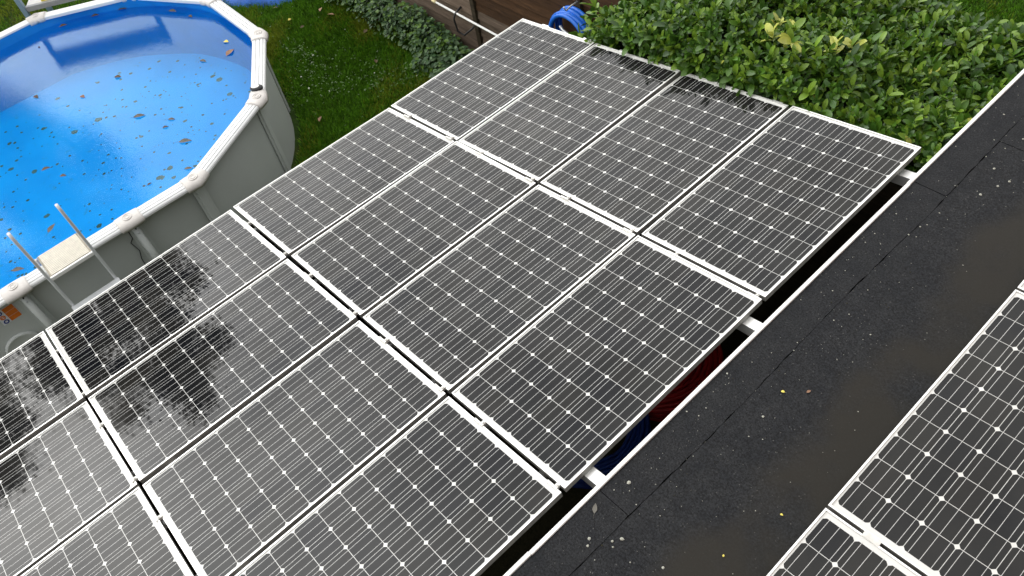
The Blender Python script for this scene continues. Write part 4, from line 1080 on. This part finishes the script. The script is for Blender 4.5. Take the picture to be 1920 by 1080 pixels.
o = link('fence_weeds', inst_mesh('fence_weeds', WT, WF, np.concatenate(Pp), np.concatenate(Aa), np.concatenate(Nn), np.concatenate(Ss), M['weed'], np.concatenate(Mm))); tag(o, 'leafy green weeds growing thickly along the foot of the wooden fence', kind='stuff')
# fallen leaves on lawn and roof
for (x, y, k, s, lab) in [(-6.49, 5.16, 1, 0.9, 'brown leaf on the lawn beside the blue tarpaulin'), (-5.63, 5.05, 1, 0.8, 'brown leaf on the lawn nearest the pool corner'), (-5.83, 5.59, 2, 0.9, 'reddish leaf on the lawn near the weeds at the top border'), (-4.63, 5.59, 1, 1.0, 'dark brown leaf on the lawn in front of the weeds'),
                          (-5.47, 5.60, 2, 1.0, 'pinkish leaf on the lawn left of the dark brown one'), (-3.46, 4.00, 2, 0.9, 'pale leaf on the lawn between pool wall and panels'), (-3.82, 5.24, 1, 1.0, 'reddish brown leaf on the lawn beside the clover'), (-6.0, 5.05, 3, 0.8, 'yellow leaf on the lawn near the blue tarpaulin')]:
    dead_leaf(x, y, GZ + 0.085, k, s, rng.uniform(0, 6), lab, 'fallen leaves on the lawn', 0.3)
for (x, y, k, s, rz, lab) in [(4.51, 2.83, 3, 0.30, 0.4, 'tiny yellow leaf on the roof felt, left of the red one'), (4.61, 2.91, 2, 0.22, 1.2, 'tiny red-brown leaf on the roof felt'), (4.91, 2.27, 3, 0.22, 0.2, 'tiny yellow leaf in the puddle near the panel corner'), (4.85, 1.92, 3, 0.20, 2.0, 'tiny yellow leaf on the roof at the lower border'), (4.27, 1.66, 0, 0.42, 2.2, 'small pale grey leaf on the felt by the white edge')]:
    dead_leaf(x, y, RZ + 0.004, k, s, rz, lab, 'leaves lying on the roof felt')

# ------------------------------------------------------------------ trees beyond the pool (mirrored in panels and water)
def tree(name, loc, h, rxy, rz_, cz, n_, label, seed):
    r = np.random.default_rng(seed); e = empty(name, loc); tag(e, label, 'tree', 'trees beyond the pool')
    w = MB(); top = cz + rz_ * 0.5
    w.tube([(0, 0, 0), (0.05, 0.03, h * 0.2), (-0.05, 0.08, h * 0.45), (0.06, 0, h * 0.7), (0, 0, top)], 0.22, 9, 0, False, [1.2, 0.95, 0.7, 0.4, 0.1])
    for k in range(16):
        z0 = r.uniform(0.25, 0.7) * h; a = r.uniform(0, 6.28); l_ = r.uniform(0.5, 0.9) * rxy
        w.tube([(0, 0, z0), (l_ * 0.4 * math.cos(a), l_ * 0.4 * math.sin(a), z0 + 0.5), (l_ * math.cos(a + 0.2), l_ * math.sin(a + 0.2), z0 + 1.3)], 0.07, 6, 0, False, [1, 0.7, 0.2])
    w.build('trunk', M['bark'], e)
    # clumps
    nc = 95; cc = r.normal(0, 1, (nc, 3)); cc /= np.linalg.norm(cc, axis=1, keepdims=True); cc *= (r.uniform(0.25, 1.0, (nc, 1)) ** 0.5)
    cc *= np.array([rxy, rxy, rz_]); cc[:, 2] += cz
    ci = r.integers(0, nc, n_); pos = cc[ci] + r.normal(0, 1, (n_, 3)) * np.array([0.25, 0.25, 0.20])
    ax_ = r.normal(0, 1, (n_, 3)); nn = r.normal(0, 1, (n_, 3)) + np.array([0, 0, 0.8])
    o = link('crown', inst_mesh('crown', CT, CF, pos, ax_, nn, r.uniform(0.055, 0.11, n_), M['treeleaf'], r.integers(0, 2, n_)), e); tag(o, kind='stuff')
    return e
tree('broadleaf_tree', (-13.6, 0.1, GZ), 12.5, 2.35, 4.5, 8.0, 62000, 'tall broadleaf tree beyond the pool, mirrored dark in the pool-side panels', 3)
tree('broadleaf_tree', (-14.2, -4.3, GZ), 11.5, 2.2, 4.0, 7.6, 46000, 'second broadleaf tree further along, mirrored at the lower left panels', 8)
